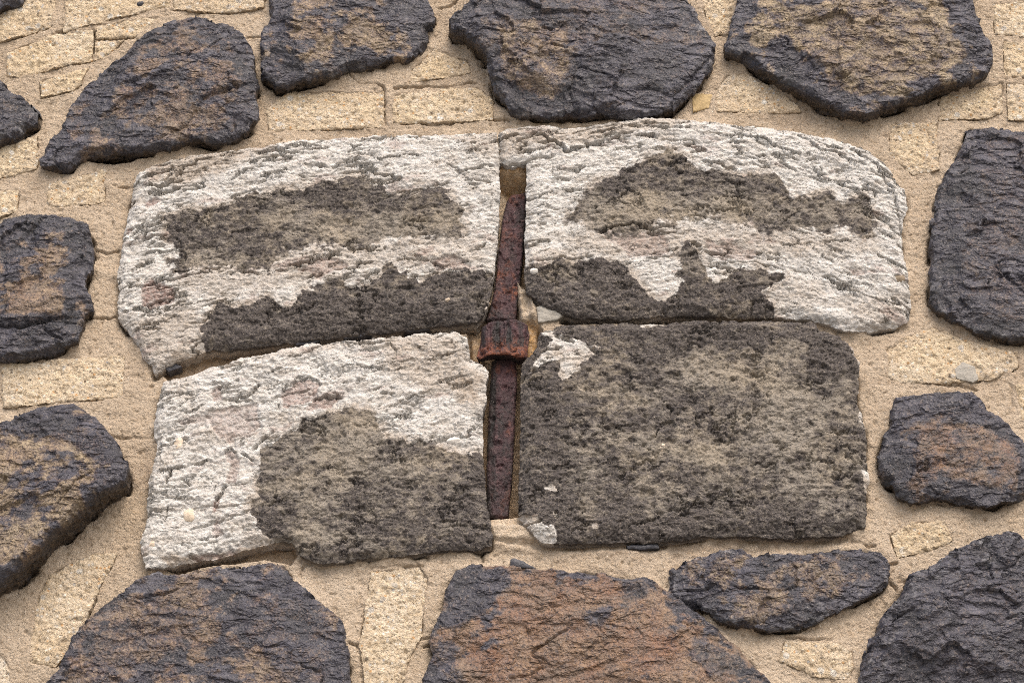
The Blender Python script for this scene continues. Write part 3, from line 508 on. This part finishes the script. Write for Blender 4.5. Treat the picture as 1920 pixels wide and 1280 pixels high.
b2 = block([(937,298),(936,270),(934,247),(952,236),(1002,231),(1074,234),(1146,224),(1210,217),(1253,217),(1325,223),(1379,230),(1450,234),(1508,244),(1562,255),(1601,268),(1630,280),(1652,295),(1666,309),(1684,338),(1698,352),(1704,388),(1696,405),(1693,436),(1695,472),(1700,497),(1705,526),(1707,544),(1709,580),(1703,600),(1680,608),(1630,616),(1608,617),(1580,613),(1529,597),(1454,589),(1400,589),(1325,589),(1246,589),(1181,594),(1092,594),(1059,586),(1020,569),(1005,555),(986,544),(984,493),(984,460),(986,395),(987,341),(986,300),(960,306)],
    0.022, 'upper right block, arched and white with dark patches', 331, crusts=[(B2C1, 1.0), (B2C2, 0.0)],
    arch=lambda x: -0.30 * np.maximum(0, x - xr_) ** 2 / 0.45 - 0.10 * np.maximum(0, xr_ - x), lam=0.026, flake=1.0, plaster=0.8,
    tanf=tan_field(-0.05, blob(1300, 395, 160, 40, 0.7), blob(1150, 400, 80, 30, 0.25), blob(1200, 560, 400, 60, -0.3), blob(1210, 330, 60, 40, -0.15), blob(1440, 350, 60, 20, -0.2), blob(1330, 500, 30, 30, 0.5)),
    dirt_shade=[([(940,240),(1100,235),(1250,217),(1300,225),(1200,245),(1100,265),(1000,270),(940,295)], 0.75, 0.012), ([(1040,440),(1250,420),(1450,430),(1650,450),(1640,480),(1400,480),(1300,470),(1100,480)], 0.6, 0.02), ([(1430,510),(1540,530),(1560,570),(1450,580)], 0.4, 0.01), ([(990,470),(1060,460),(1150,480),(990,495)], 0.5, 0.01), ([(1560,560),(1700,560),(1700,605),(1600,610)], .5, .02)],
    pinks=[([(1110,420),(1250,440),(1260,480),(1180,480)], 0.5), ([(1320,450),(1430,470),(1400,490),(1330,480)], 0.5), ([(1580,500),(1640,510),(1600,520)], .6)],
    cracks=[K([(934,263),(962,253),(1016,251),(1041,266),(1063,282),(1088,277),(1117,268),(1167,255),(1225,255)], .016, .0055, .006), K([(936,250),(935,300)], .006), K([(1090,250),(1140,245),(1200,232),(1270,232),(1310,225)], .012, .004, .003), K([(1210,232),(1225,240),(1280,240),(1340,232)], .010, .004), K([(1497,248),(1519,266),(1540,280),(1562,287),(1590,300),(1620,330)], .011, .004, .003), K([(1637,363),(1648,377),(1659,399),(1669,410)], .011, .005), K([(1056,320),(1085,320),(1099,313)], .010, .004, .003), K([(1045,357),(1092,356),(1110,348)], .010, .004),
            K([(1307,298),(1325,304),(1347,305)], .010, .004), K([(1110,445),(1138,428),(1160,424),(1189,420),(1230,432)], .011, .0045, .003), K([(1360,255),(1400,254),(1440,262)], .010), K([(1480,290),(1510,288),(1540,300),(1600,318)], .010), K([(1640,300),(1660,340),(1680,370),(1690,430)], .010, .004), K([(1430,260),(1480,285),(1530,300)], .008), K([(1200,480),(1260,470),(1300,455)], .008), K([(1400,440),(1470,460),(1560,455),(1640,445)], .009, .004), K([(1160,260),(1200,285),(1230,280)], .008)])
B3C = [(484,838),(506,835),(531,813),(560,799),(567,788),(592,790),(621,777),(642,768),(668,765),(675,774),(693,770),(704,781),(718,806),(718,824),(732,819),(754,824),(765,835),(786,828),(815,829),(826,846),(851,846),(920,849),(940,1060),(545,1080),(545,1014),(513,1012),(506,1003),(477,982),(472,964),(474,935),(486,931),(483,899),(488,860)]
b3 = block([(300,723),(306,712),(345,702),(395,684),(449,669),(520,654),(542,646),(632,637),(722,630),(793,623),(851,617),(872,626),(880,644),(883,669),(905,678),(914,691),(912,741),(905,777),(907,813),(905,846),(910,892),(912,939),(919,971),(924,1000),(921,1018),(894,1027),(829,1028),(783,1034),(736,1040),(686,1041),(660,1048),(614,1053),(589,1051),(563,1036),(545,1012),(513,1011),(470,1023),(431,1035),(377,1046),(323,1058),(273,1063),(266,1043),(264,1014),(273,971),(277,928),(280,895),(287,867),(293,842),(291,824),(287,788),(296,749)],
    0.024, 'lower left block, white plaster with a brown-grey bare corner', 361, crusts=[(B3C, 0.0)], lam=0.04, flake=0.55, plaster=1.1,
    arch=lambda x: 0.22 * (x - x0_), under=0.1,
    tanf=tan_field(0.10, blob(640, 830, 90, 70, 0.45), blob(820, 980, 200, 60, -0.25), blob(580, 1010, 90, 30, 0.25), blob(480, 980, 60, 40, -0.3), blob(900, 920, 40, 100, -0.35), blob(700, 1040, 200, 20, -.2)),
    dirt_shade=[([(720,628),(860,620),(885,680),(910,700),(905,755),(840,740),(780,730),(720,690)], 0.7, 0.02), ([(840,705),(905,700),(908,755),(860,760)], 0.95, 0.015), ([(310,710),(540,650),(700,632),(700,645),(500,672),(340,712)], 0.6, 0.008), ([(470,990),(510,1005),(500,1018),(440,1020)], .5, .01), ([(310,1045),(480,1018),(545,1012),(430,1040),(320,1060)], .9, .004)],
    pinks=[([(528,739),(550,716),(581,707),(600,721),(595,747),(560,760),(530,765)], 0.75), ([(420,845),(435,842),(450,850),(446,880),(440,905),(425,905),(432,880)], 0.6), ([(397,975),(412,962),(417,1000),(400,1000)], 0.6), ([(390,770),(480,755),(490,800),(430,830),(390,800)], 0.55), ([(590,750),(640,745),(620,765),(560,780)], .8), ([(395,735),(412,728),(415,750),(400,752)], .7), ([(400,940),(412,930),(405,965),(396,965)], .9), ([(400,845),(405,842),(404,862),(398,862)], .9), ([(350,1040),(450,1025),(440,1036),(360,1048)], .7)],
    cracks=[K([(419,750),(444,747),(466,744),(487,719)], .012, .005, .004), K([(359,771),(384,758),(403,739)], .009), K([(303,883),(344,874),(387,864)], .010, .004), K([(312,905),(322,883)], .012, .005), K([(309,977),(314,946)], .010, .004), K([(387,971),(406,933),(425,911)], .012, .005), K([(475,842),(491,824),(537,789)], .009, .004), K([(475,861),(450,849),(431,842),(420,849)], .011, .004), K([(522,767),(528,739),(550,716),(581,707),(600,721)], .009, .004), K([(594,747),(625,746),(650,746)], .011, .005, .003),
            K([(732,644),(743,659),(772,655),(786,655)], .011, .004, .004), K([(790,720),(808,723),(829,716)], .011, .004, .004), K([(700,730),(718,720),(736,725)], .010, .004), K([(743,755),(775,745),(800,740)], .009), K([(785,690),(810,675),(860,660)], .008), K([(640,640),(700,644),(730,638)], .010), K([(640,690),(680,685),(720,694),(755,692)], .009), K([(301,742),(320,740),(345,735)], .007), K([(305,870),(300,850),(300,810)], .006), K([(540,670),(570,664),(600,668)], .008), K([(500,700),(530,690),(545,695)], .008), K([(330,1020),(380,1010),(430,1000)], .006), K([(735,790),(745,775),(770,782)], .007)])
B4A = [(960,580),(1660,580),(1660,1040),(960,1040)]
b4 = block([(980,677),(975,723),(975,795),(975,860),(973,885),(971,962),(980,975),(1000,1000),(1016,1014),(1052,1015),(1110,1014),(1167,1012),(1235,1013),(1271,1010),(1325,1000),(1379,1000),(1450,1004),(1544,1004),(1580,1000),(1601,989),(1624,980),(1628,946),(1626,913),(1632,895),(1625,856),(1628,824),(1619,777),(1608,745),(1612,698),(1612,673),(1598,648),(1572,625),(1537,614),(1526,602),(1454,596),(1400,598),(1289,598),(1246,604),(1181,602),(1092,602),(1052,604),(1038,612),(1013,618),(1007,644),(995,662)],
    0.024, 'lower right block, wholly dark and pitted with tan middle', 391, crusts=[(B4A, 0.0)],
    whites=[[(1013,616),(1034,606),(1038,623),(1056,630),(1099,641),(1102,648),(1124,652),(1113,666),(1088,684),(1088,693),(1070,702),(1052,722),(1047,705),(1049,680),(1027,678),(991,697),(998,680),(1027,659),(1034,637)], [(975,964),(1009,962),(1016,982),(1045,996),(1041,1012),(1016,1022),(1002,1005),(975,980)], [(1030,902),(1042,908),(1040,920),(1028,914)], [(1038,955),(1048,955),(1046,972),(1036,968)], [(1110,978),(1124,982),(1122,992),(1110,990)],
            [(1618,880),(1640,880),(1640,945),(1628,935)], [(1580,618),(1612,650),(1616,690),(1598,655)], [(1190,585),(1250,600),(1246,612),(1200,612)], [(1612,730),(1620,800),(1612,790)]],
    tanf=tan_field(-0.10, blob(1330, 690, 60, 50, 0.55), blob(1160, 745, 80, 40, 0.45), blob(1480, 740, 60, 110, 0.5), blob(1330, 830, 200, 60, 0.35), blob(1530, 850, 90, 120, 0.25), blob(1020, 800, 40, 240, -0.30), blob(1300, 620, 300, 25, -0.3), blob(1560, 670, 50, 40, -0.45), blob(1250, 990, 300, 30, -0.3), blob(1230, 770, 50, 70, -0.35), blob(1090, 880, 50, 80, 0.15)),
    holes=[(1268, 704, 0.020, 0.007), (1255, 795, 0.014, 0.009), (1215, 922, 0.016, 0.005), (1530, 690, .020, .006)],
    cracks=[K([(1034,625),(1056,634),(1095,648),(1118,660)], .014, .006, .006), K([(1052,600),(1042,612)], .01), K([(1110,820),(1150,800),(1230,795)], .006), K([(1215,830),(1240,800),(1262,770),(1250,760)], .008, .005, .003), K([(1040,880),(1065,868),(1080,880)], .008, .004), K([(1160,990),(1230,970),(1280,940)], .006, .004, .003), K([(1290,960),(1310,930)], .006)])

# ---------------------------------------------------------------- tan bricks
BRICKS = []
def brick(pts, seed, h=0.003, soft=0.0, pale=0.0, label=None, smear=0.25):
    P = poly(pts, h); X, Z = window(P, ST, 0.006)
    F = sdf(P, X, Z) + jag(X, Z, 0.003, 22, seed) + jag(X, Z, 0.0028, 120, seed + 1, 3)
    H = h + fbm(X * 9, Z * 9, 3, seed + 2) * 0.0035 + fbm(X * 70, Z * 70, 4, seed + 3, 0.65) * 0.0034 + np.minimum(0, fbm(X * 75, Z * 90, 3, seed + 4) + 0.32) * 0.010 + fbm(X * 26, Z * 26, 3, seed + 10) * 0.003
    f1, f2, cid, _, _ = worley(X * 62, Z * 62, seed + 5); H = H + np.where(cid > 0.6, 1, 0) * np.clip(0.42 - f1, 0, 1) * 0.007
    e = np.clip(1 - F / 0.005, 0, 1); H = H - 0.004 * e ** 2 * ss(-.3, .3, fbm(X * 20, Z * 20, 2, seed + 9))
    sm = ss(0.25, -0.15, F / 0.045 - 0.4 + fbm(X * 14, Z * 14, 4, seed + 7)) * smear
    M = np.stack([0 * X, sm * (1 - pale) + 0.12, 0 * X + pale + np.clip(fbm(X * 8, Z * 8, 2, seed + 8) * .5, 0, .3), 0 * X], -1)
    BRICKS.append((P, h))
    return relief('brick', X, Z, F, H, M, MT, wall, ST, back=0.02, rings=3, under=0.0, side_amp=0.001, seed=seed, label=label)
BL = [[(-60,-40),(108,-40),(104,0),(95,52),(0,77),(-60,92)], [(126,-40),(322,-40),(318,12),(245,28),(180,43),(119,60)], [(14,97),(60,80),(108,61),(176,56),(172,115),(137,120),(70,138),(11,144)], [(180,50),(273,32),(300,32),(277,54),(248,70),(180,73)], [(177,78),(232,74),(200,104),(176,114)],
      [(74,151),(158,129),(168,122),(150,158),(138,169),(76,182)], [(-60,292),(68,255),(72,298),(68,316),(0,334),(-60,350)], [(90,345),(198,318),(195,377),(122,390),(88,388)], [(-60,362),(36,354),(31,396),(0,408),(-60,420)], [(4,682),(235,666),(230,745),(4,763)],
      [(90,1079),(180,1034),(219,1038),(194,1086),(158,1168),(137,1212),(104,1250),(57,1244),(61,1179),(72,1122)], [(-60,1200),(0,1222),(16,1240),(22,1280),(20,1340),(-60,1340)], [(500,205),(535,173),(720,172),(720,238),(504,246)], [(738,176),(894,162),(926,187),(923,224),(736,232)],
      [(768,138),(790,112),(812,90),(876,115),(880,137),(768,156)], [(1312,-40),(1392,-40),(1384,0),(1374,32),(1364,60),(1342,68),(1324,36)], [(1342,172),(1364,142),(1400,137),(1436,158),(1490,190),(1502,208),(1400,212),(1342,208)], [(1862,6),(1990,0),(1990,74),(1866,64)], [(1882,80),(1990,80),(1990,150),(1884,144)],
      [(1760,184),(1800,172),(1880,154),(1882,208),(1850,222),(1760,226)], [(1888,156),(1990,152),(1990,226),(1890,226)], [(1668,232),(1756,230),(1762,318),(1712,327),(1668,290)], [(1664,654),(1700,630),(1752,612),(1835,644),(1908,660),(1908,688),(1860,710),(1760,720),(1695,716),(1664,709)], [(1904,722),(1990,720),(1990,810),(1915,786)],
      [(1670,1002),(1705,980),(1770,976),(1788,1014),(1745,1030),(1684,1044)], [(1472,1201),(1569,1203),(1598,1222),(1601,1255),(1587,1273),(1522,1266),(1508,1255),(1459,1239)], [(696,1068),(786,1064),(800,1086),(793,1165),(790,1194),(768,1233),(752,1290),(745,1360),(690,1360),(686,1290),(675,1208)], [(330,-40),(502,-40),(495,14),(440,24),(365,20),(324,18)]]
BP = {11: 0.7, 26: 0.15, 9: 0.1}
bricks = [brick(p, 500 + i * 13, 0.002 + 0.003 * RND[i * 9 + 3], pale=BP.get(i, 0.0), smear=1.0 if i in (4, 7, 14, 16, 19, 20, 21, 22, 27) else 0.55) for i, p in enumerate(BL)]

# ---------------------------------------------------------------- mortar
def mortar():
    (xa, xb), (za, zb) = at([-130, 2050], [640, 640])[0], (at(960, 1390)[1], at(960, -95)[1])
    s = 0.0022
    X, Z = np.meshgrid(np.arange(xa, xb, s), np.arange(za, zb, s))
    D = np.full(X.shape, 1.0); DB = np.full(X.shape, -1.0)     # D distance outside stones; DB signed distance to bricks (inside > 0)
    def win(P, pad):
        i0, i1 = np.clip([int((P[:, 1].min() - pad - za) / s), int((P[:, 1].max() + pad - za) / s) + 2], 0, X.shape[0])
        j0, j1 = np.clip([int((P[:, 0].min() - pad - xa) / s), int((P[:, 0].max() + pad - xa) / s) + 2], 0, X.shape[1])
        return slice(i0, i1), slice(j0, j1)
    for P, h in STONES:
        w = win(P, 0.06)
        if X[w].size: D[w] = np.minimum(D[w], -sdf(P, X[w], Z[w]))
    for P, h in BRICKS:
        w = win(P, 0.05)
        if X[w].size: DB[w] = np.maximum(DB[w], sdf(P, X[w], Z[w]))
    H = fbm(X * 6, Z * 6, 4, 700) * 0.007 + fbm(X * 30, Z * 30, 3, 703) * 0.0022 + fbm(X * 120, Z * 120, 3, 706, 0.7) * 0.0019
    H = H + np.minimum(0, fbm(X * 48, Z * 48, 3, 708) + 0.46) * 0.014 + np.minimum(0, fbm(X * 100, Z * 100, 2, 709) + 0.45) * 0.010
    n = fbm(X * 13, Z * 13, 3, 710)
    H = H + 0.008 * np.exp(-np.maximum(D, 0) / 0.012) * ss(-0.1, 0.4, n)            # pressed up against the stones
    H = H - 0.018 * np.exp(-np.maximum(D, 0) / 0.0035) * ss(0.05, -0.35, n)         # or shrunk away from them
    n2 = fbm(X * 15, Z * 15, 3, 714)
    H = H - 0.010 * np.clip(1 - np.abs(DB) / 0.0028, 0, 1) * ss(0.1, 0.3, n2) - 0.010 * ss(0.002, 0.008, DB) + 0.0015 * np.exp(-np.maximum(-DB, 0) / .012) * (DB < 0)
    jx = X + 0.006 * fbm(X * 40, Z * 40, 3, 720); jz = Z + 0.006 * fbm(X * 40 + 7, Z * 40, 3, 721)
    for p in [[(172,447),(180,465),(198,475),(221,472)], [(155,594),(185,598),(215,592),(228,602)], [(205,815),(235,824),(250,823),(280,822),(294,808)], [(466,72),(492,73)], [(657,144),(675,158),(707,158),(718,169)], [(740,168),(780,165),(850,160),(892,155)], [(795,234),(850,232),(915,222),(955,230)], [(1592,1005),(1597,1018),(1640,1022)], [(1651,1120),(1660,1135),(1664,1148)],
              [(906,1026),(905,1050)], [(540,1060),(552,1045)], [(566,1058),(562,1082)], [(223,352),(250,350)], [(176,56),(172,115),(137,120)], [(0,77),(60,62),(96,52)], [(104,62),(120,58),(142,53)], [(180,46),(196,46)], [(222,73),(246,70)], [(1710,327),(1760,318)], [(655,1206),(672,1208),(682,1280)], [(793,1195),(812,1190),(816,1205),(795,1210)], [(1800,600),(1860,632)], [(1340,70),(1366,66)], [(1470,1195),(1560,1198)], [(1884,142),(1884,80)], [(1664,1060),(1680,1055)], [(1672,1092),(1680,1110)], [(696,1066),(740,1062),(790,1062)], [(1765,720),(1830,728)], [(1900,760),(1895,720)], [(100,1246),(60,1240)], [(718,172),(722,240)], [(158,452),(166,470)], [(820,18),(850,8),(860,0)]]:
        d, up = linedist(poly(p), jx, jz); H = H - 0.012 * np.clip(1 - d / 0.0036, 0, 1) * (0.35 + 0.65 * ss(-.3, .2, n2))
    ora = np.zeros_like(X); dirt_shade = 0.55 * ss(0.15, 0.55, fbm(X * 5, Z * 8, 4, 730)); pale = np.zeros_like(X)
    def rec(p, dep, soft=0.006, o=0.0, darken=None, pa=0.0, cutoff=0.03):
        nonlocal H, ora, dirt_shade, pale
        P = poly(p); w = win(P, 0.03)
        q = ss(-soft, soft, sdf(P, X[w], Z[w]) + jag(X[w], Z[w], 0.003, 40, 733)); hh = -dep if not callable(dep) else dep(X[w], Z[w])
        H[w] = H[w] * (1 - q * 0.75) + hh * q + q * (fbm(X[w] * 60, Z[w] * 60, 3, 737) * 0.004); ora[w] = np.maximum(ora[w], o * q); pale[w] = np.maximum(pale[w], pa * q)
        if darken is not None: dirt_shade[w] = dirt_shade[w] * (1 - q) + darken * q  # recesses darkened: dirt, and joint shadow painted into the mortar colour
    zt, zm = at(960, 305)[1], at(960, 350)[1]
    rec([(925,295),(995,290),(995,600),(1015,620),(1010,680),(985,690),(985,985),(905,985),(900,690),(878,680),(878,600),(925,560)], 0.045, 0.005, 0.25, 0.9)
    rec([(932,300),(992,295),(990,352),(934,352)], lambda x, z: 0.004 - 0.050 * ss(zt - .012, zm, z) + 0.010 * fbm(x * 35, z * 35, 4, 739, .6), 0.005, 0.6, 0.35)
    rec([(925,335),(952,345),(942,420),(932,520),(924,560),(913,560)], 0.032, 0.004, 0.25, 0.0, 0.2)       # tan strip left of the bar
    rec([(968,520),(1000,550),(1005,600),(975,600)], lambda x, z: 0.006 + 0.010 * fbm(x * 45, z * 45, 4, 741, .6), 0.006, 0.15, 0.4, 0.3)
    rec([(978,595),(1012,600),(1008,660),(985,672)], 0.004, 0.006, 0.9, 0.3)
    rec([(880,625),(905,620),(905,672),(884,668)], 0.012, 0.005, 0.5, 0.2)
    rec([(300,690),(345,668),(395,650),(470,642),(635,624),(808,604),(890,600),(890,622),(793,626),(632,642),(520,660),(395,692),(316,712)], 0.024, 0.005, 0.15, 0.95)  # joint between the left blocks, its deep shadow painted as darker mortar
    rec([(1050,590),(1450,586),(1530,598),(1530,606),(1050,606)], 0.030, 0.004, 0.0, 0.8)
    rec([(900,968),(985,960),(1020,1010),(1010,1030),(930,1030)], -0.010, 0.012, 0.1, 0.15, 0.25)
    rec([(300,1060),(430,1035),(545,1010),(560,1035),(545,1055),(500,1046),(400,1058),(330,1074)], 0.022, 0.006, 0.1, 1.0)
    rec([(1250,1012),(1590,1002),(1600,1020),(1430,1036),(1260,1052)], 0.004, 0.01, 0.0, 0.6)
    rec([(930,1015),(1250,1018),(1250,1030),(1000,1030)], 0.006, 0.008, 0.0, 0.55)
    rec([(950,205),(1070,205),(1180,215),(1240,212),(1260,216),(1000,232)], 0.008, 0.006, 0.4, 0.5)
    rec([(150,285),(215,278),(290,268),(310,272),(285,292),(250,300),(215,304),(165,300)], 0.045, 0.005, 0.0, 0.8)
    F = np.minimum(D + 0.028, np.maximum(0.012 - DB, 0.0) + (DB < 0.012) * 1.0 - (DB >= 0.012) * 0.01)
    M = np.stack([np.clip(dirt_shade, 0, 1), np.clip(ora, 0, 1), np.clip(pale, 0, 1), 0 * X], -1)
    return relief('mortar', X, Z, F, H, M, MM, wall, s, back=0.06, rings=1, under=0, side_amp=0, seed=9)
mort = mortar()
# the wall's core behind, and the wall going on beyond the picture
core = bpy.data.meshes.new('wall_core')
hx0, hx1, hz0, hz1 = at(-125, 640)[0], at(2045, 640)[0], at(960, 1385)[1], at(960, -90)[1]
def cbox(x0, x1, y0, y1, z0, z1, v, f):
    b = len(v); v += [(x0, y0, z0), (x1, y0, z0), (x1, y1, z0), (x0, y1, z0), (x0, y0, z1), (x1, y0, z1), (x1, y1, z1), (x0, y1, z1)]
    f += [tuple(b + i for i in q) for q in ((0, 1, 5, 4), (1, 2, 6, 5), (2, 3, 7, 6), (3, 0, 4, 7), (4, 5, 6, 7), (3, 2, 1, 0))]
v, f = [], []
cbox(hx0 + .002, hx1 - .002, 0.061, 0.5, hz0 + .002, hz1 - .002, v, f)
cbox(-4, hx0, 0.002, 0.5, 0, 7, v, f); cbox(hx1, 4, 0.002, 0.5, 0, 7, v, f); cbox(hx0, hx1, 0.002, 0.5, 0, hz0, v, f); cbox(hx0, hx1, 0.002, 0.5, hz1, 7, v, f)
core.from_pydata(v, [], f); core.materials.append(MM)
co = bpy.data.objects.new('wall_core', core); C.objects.link(co); co.parent = wall

# ---------------------------------------------------------------- small stones in the joints and faces
def chip(name, pts, h, mat, parent, seed, bulge=0.004, label=None, back=0.02):
    P = poly(pts, h); X, Z = window(P, 0.0014, 0.004)
    F = sdf(P, X, Z) + jag(X, Z, 0.0015, 60, seed); r = max(F.max(), 0.003)
    H = h + bulge * np.sqrt(np.clip(F / r, 0, 1)) - bulge + fbm(X * 90, Z * 90, 3, seed) * 0.0015
    return relief(name, X, Z, F, H, np.zeros(X.shape + (4,)), mat, parent, 0.0014, back=back, rings=3, under=0.0, side_amp=0.001, seed=seed, label=label)
def oval(cx, cy, rx, ry, a=0.0, n=14):
    return [(cx + rx * math.cos(t) * math.cos(R_(a)) - ry * math.sin(t) * math.sin(R_(a)), cy + rx * math.cos(t) * math.sin(R_(a)) + ry * math.sin(t) * math.cos(R_(a))) for t in np.linspace(0, 2 * math.pi, n, endpoint=False)]
for i, p in enumerate([[(1174,1021),(1232,1018),(1236,1026),(1203,1029),(1178,1027)], [(957,1047),(966,1045),(984,1052),(1004,1064),(957,1060)], [(305,686),(312,680),(325,678),(341,686),(316,696)], [(640,628),(680,618),(722,614),(725,620),(690,627),(645,634)], [(750,618),(780,609),(805,611),(808,617),(770,621)], [(550,640),(585,633),(602,636),(590,643),(555,646)], [(1092,598),(1140,592),(1160,596),(1120,602)]]):
    chip('slate_chip', p, 0.010 if i not in (2, 3, 4, 5, 6) else 0.004, MS, mort, 800 + i * 5, 0.002, label='thin black slate chip wedged in a mortar joint')
chip('pebble', [(1785,695),(1806,677),(1828,687),(1835,709),(1824,716),(1795,709)], 0.0075, MP['grey'], bricks[22], 850, 0.002)
chip('pebble', [(1297,174),(1336,176),(1329,201),(1300,208)], 0.006, MP['ochre'], mort, 855, 0.003)
chip('pebble', oval(262, 5, 7, 4, -20), 0.008, MS, bricks[1], 856, 0.004)
for (cx, cy, rx, ry, a, k, p) in [(334,829,9,12,25,'cream',b3), (355,963,12,13,30,'cream',b3), (457,897,11,6,-15,'white',b3), (284,1018,8,6,-30,'cream',b3), (290,893,9,14,10,'grey',b3), (1688,519,10,8,10,'brown',b2), (1002,505,9,6,-10,'white',b2), (1241,836,11,9,-35,'cream',b4), (850,823,14,6,-10,'white',b3), (840,560,7,4,0,'cream',b1)]:
    chip('pebble', oval(cx, cy, rx, ry, a), 0.0275, MP[k], p, 860 + int(cx) % 97, 0.006)
chip('rubble_stone', [(1006,575),(1030,566),(1058,572),(1062,588),(1040,600),(1010,602)], 0.010, MP['grey'], mort, 890, 0.003)

# ---------------------------------------------------------------- rusty iron bar with its collar
bar = bpy.data.objects.new('iron_bar', None); C.objects.link(bar)
bx, bz = at(940, 968); bar.location = (float(bx), 0, float(bz)); bar['_w'] = [float(bx), 0.0, float(bz)]
bar['label'] = 'rusty iron bar with a collar, upright in the slot between the blocks'; bar['category'] = 'iron bar'
def iron(name, pts, h, seed, prof, rings=6, back=0.04, label=None, under=0.0, RG=None):
    P = poly(pts, h); X, Z = window(P, 0.0014, 0.005)
    F = sdf(P, X, Z) + jag(X, Z, 0.0016, 40, seed)
    H = h + prof(X, Z, F) + fbm(X * 55, Z * 40, 4, seed + 2, 0.6) * 0.0022 - 0.004 * np.clip(1 - F / 0.005, 0, 1) ** 2 + np.minimum(0, fbm(X * 45, Z * 45, 5, seed + 3, .65) + .1) * .012 + np.floor(fbm(X * 30, Z * 18, 4, seed + 4, .6) * 3) * .0014
    r, g = RG(X, Z, F); M = np.stack([np.clip(r, 0, 1), np.clip(g, 0, 1), 0 * X, 0 * X], -1)
    return relief(name, X, Z, F, H, M, MR, bar, 0.0014, back=back, rings=rings, under=under, side_amp=0.0015, seed=seed, sideM=(0.1, 0.8, 0, 0), label=label)
zu0, zu1 = at(960, 590)[1], at(960, 365)[1]
def rg_up(X, Z, F):
    n = fbm(X * 30, Z * 22, 4, 905); return ss(0.0, 0.4, n) * (0.35 + 0.6 * ss(at(0, 470)[1], at(0, 520)[1], Z) * ss(at(0, 580)[1], at(0, 545)[1], Z)), ss(0.004, 0.0, F) * 0.9 + ss(at(0, 545)[1], at(0, 590)[1], Z) * 0.7
iron('bar', [(950,372),(960,362),(986,356),(986,395),(983,440),(978,500),(971,560),(967,600),(912,600),(921,570),(930,520),(934,470),(942,410)], -0.012, 901, lambda X, Z, F: -0.004 * ss(zu0, zu1, Z), RG=rg_up, back=0.06)
zl0, zl1 = at(960, 968)[1], at(960, 690)[1]
def prof_lo(X, Z, F):
    xc = at(932, 0)[0] * 1.0; t = (Z - zl0) / (zl1 - zl0); xm = at(926, 700)[0] + 0.006 * t
    return -0.55 * np.maximum(0, xm - X)
def rg_lo(X, Z, F):
    n = fbm(X * 30, Z * 22, 4, 915); t = (Z - zl0) / (zl1 - zl0); xm = at(928, 800)[0]
    return ss(0.1, 0.5, n) * 0.5, 1.0 * ss(xm + .004, xm - .002, X) + 0.45 * ss(0.55, 0.0, t) + 0.4 * ss(-.1, .4, fbm(X * 25, Z * 18, 3, 917))
iron('bar', [(922,672),(968,668),(969,720),(965,790),(962,860),(958,910),(952,965),(940,969),(914,966),(912,900),(914,820),(918,740)], -0.006, 911, prof_lo, RG=rg_lo, back=0.06)
zc0, zc1 = at(940, 672, .02)[1], at(940, 600, .02)[1]; xc0 = at(948, 640, .02)[0]
def prof_c(X, Z, F):
    t = np.clip((Z - zc0) / (zc1 - zc0), 0, 1); a = np.clip((X - xc0) / 0.052, -1, 1)
    lip = 0.006 * ss(0.16, 0.04, t) + 0.005 * ss(0.85, 1.0, t) * 0.6
    b_ = np.clip((np.abs(X - xc0 + 0.004) - 0.030) / 0.016, 0, 1)
    return -0.012 * b_ + 0.004 * (1 - t) + 0.6 * lip - 0.003 * (np.sin((X - xc0) * 330) > 0.2) * ss(.12, .3, t) * ss(1, .8, t) - 0.003 * np.exp(-((X - xc0 + .004) / .003) ** 2) * ss(.2, .4, t) - 0.002 * np.exp(-((X - xc0 - .016) / .003) ** 2) * ss(.3, .5, t)
def rg_c(X, Z, F):
    t = (Z - zc0) / (zc1 - zc0); n = fbm(X * 45, Z * 12, 3, 925); k = ss(0.75, 0.15, t)
    return k * 0.9 + 0.25 * n, (0.95 * ss(-0.05, 0.15, np.sin((X - xc0) * 260) * .5 + n) * ss(0.2, 0.5, t)) + 0.5 * ss(.8, 1, t)
iron('collar', [(904,607),(930,600),(965,597),(990,601),(993,620),(991,645),(988,666),(970,669),(950,664),(925,663),(905,667),(893,667),(898,645),(902,624)], 0.022, 921, prof_c, RG=rg_c, back=0.012, rings=8, under=0.25)
for o in bpy.data.objects:
    for k in ('_w', '_h'):
        if k in o.keys(): del o[k]
print('tris', sum(len(o.data.loops) - 2 * len(o.data.polygons) for o in bpy.data.objects if o.type == 'MESH'))
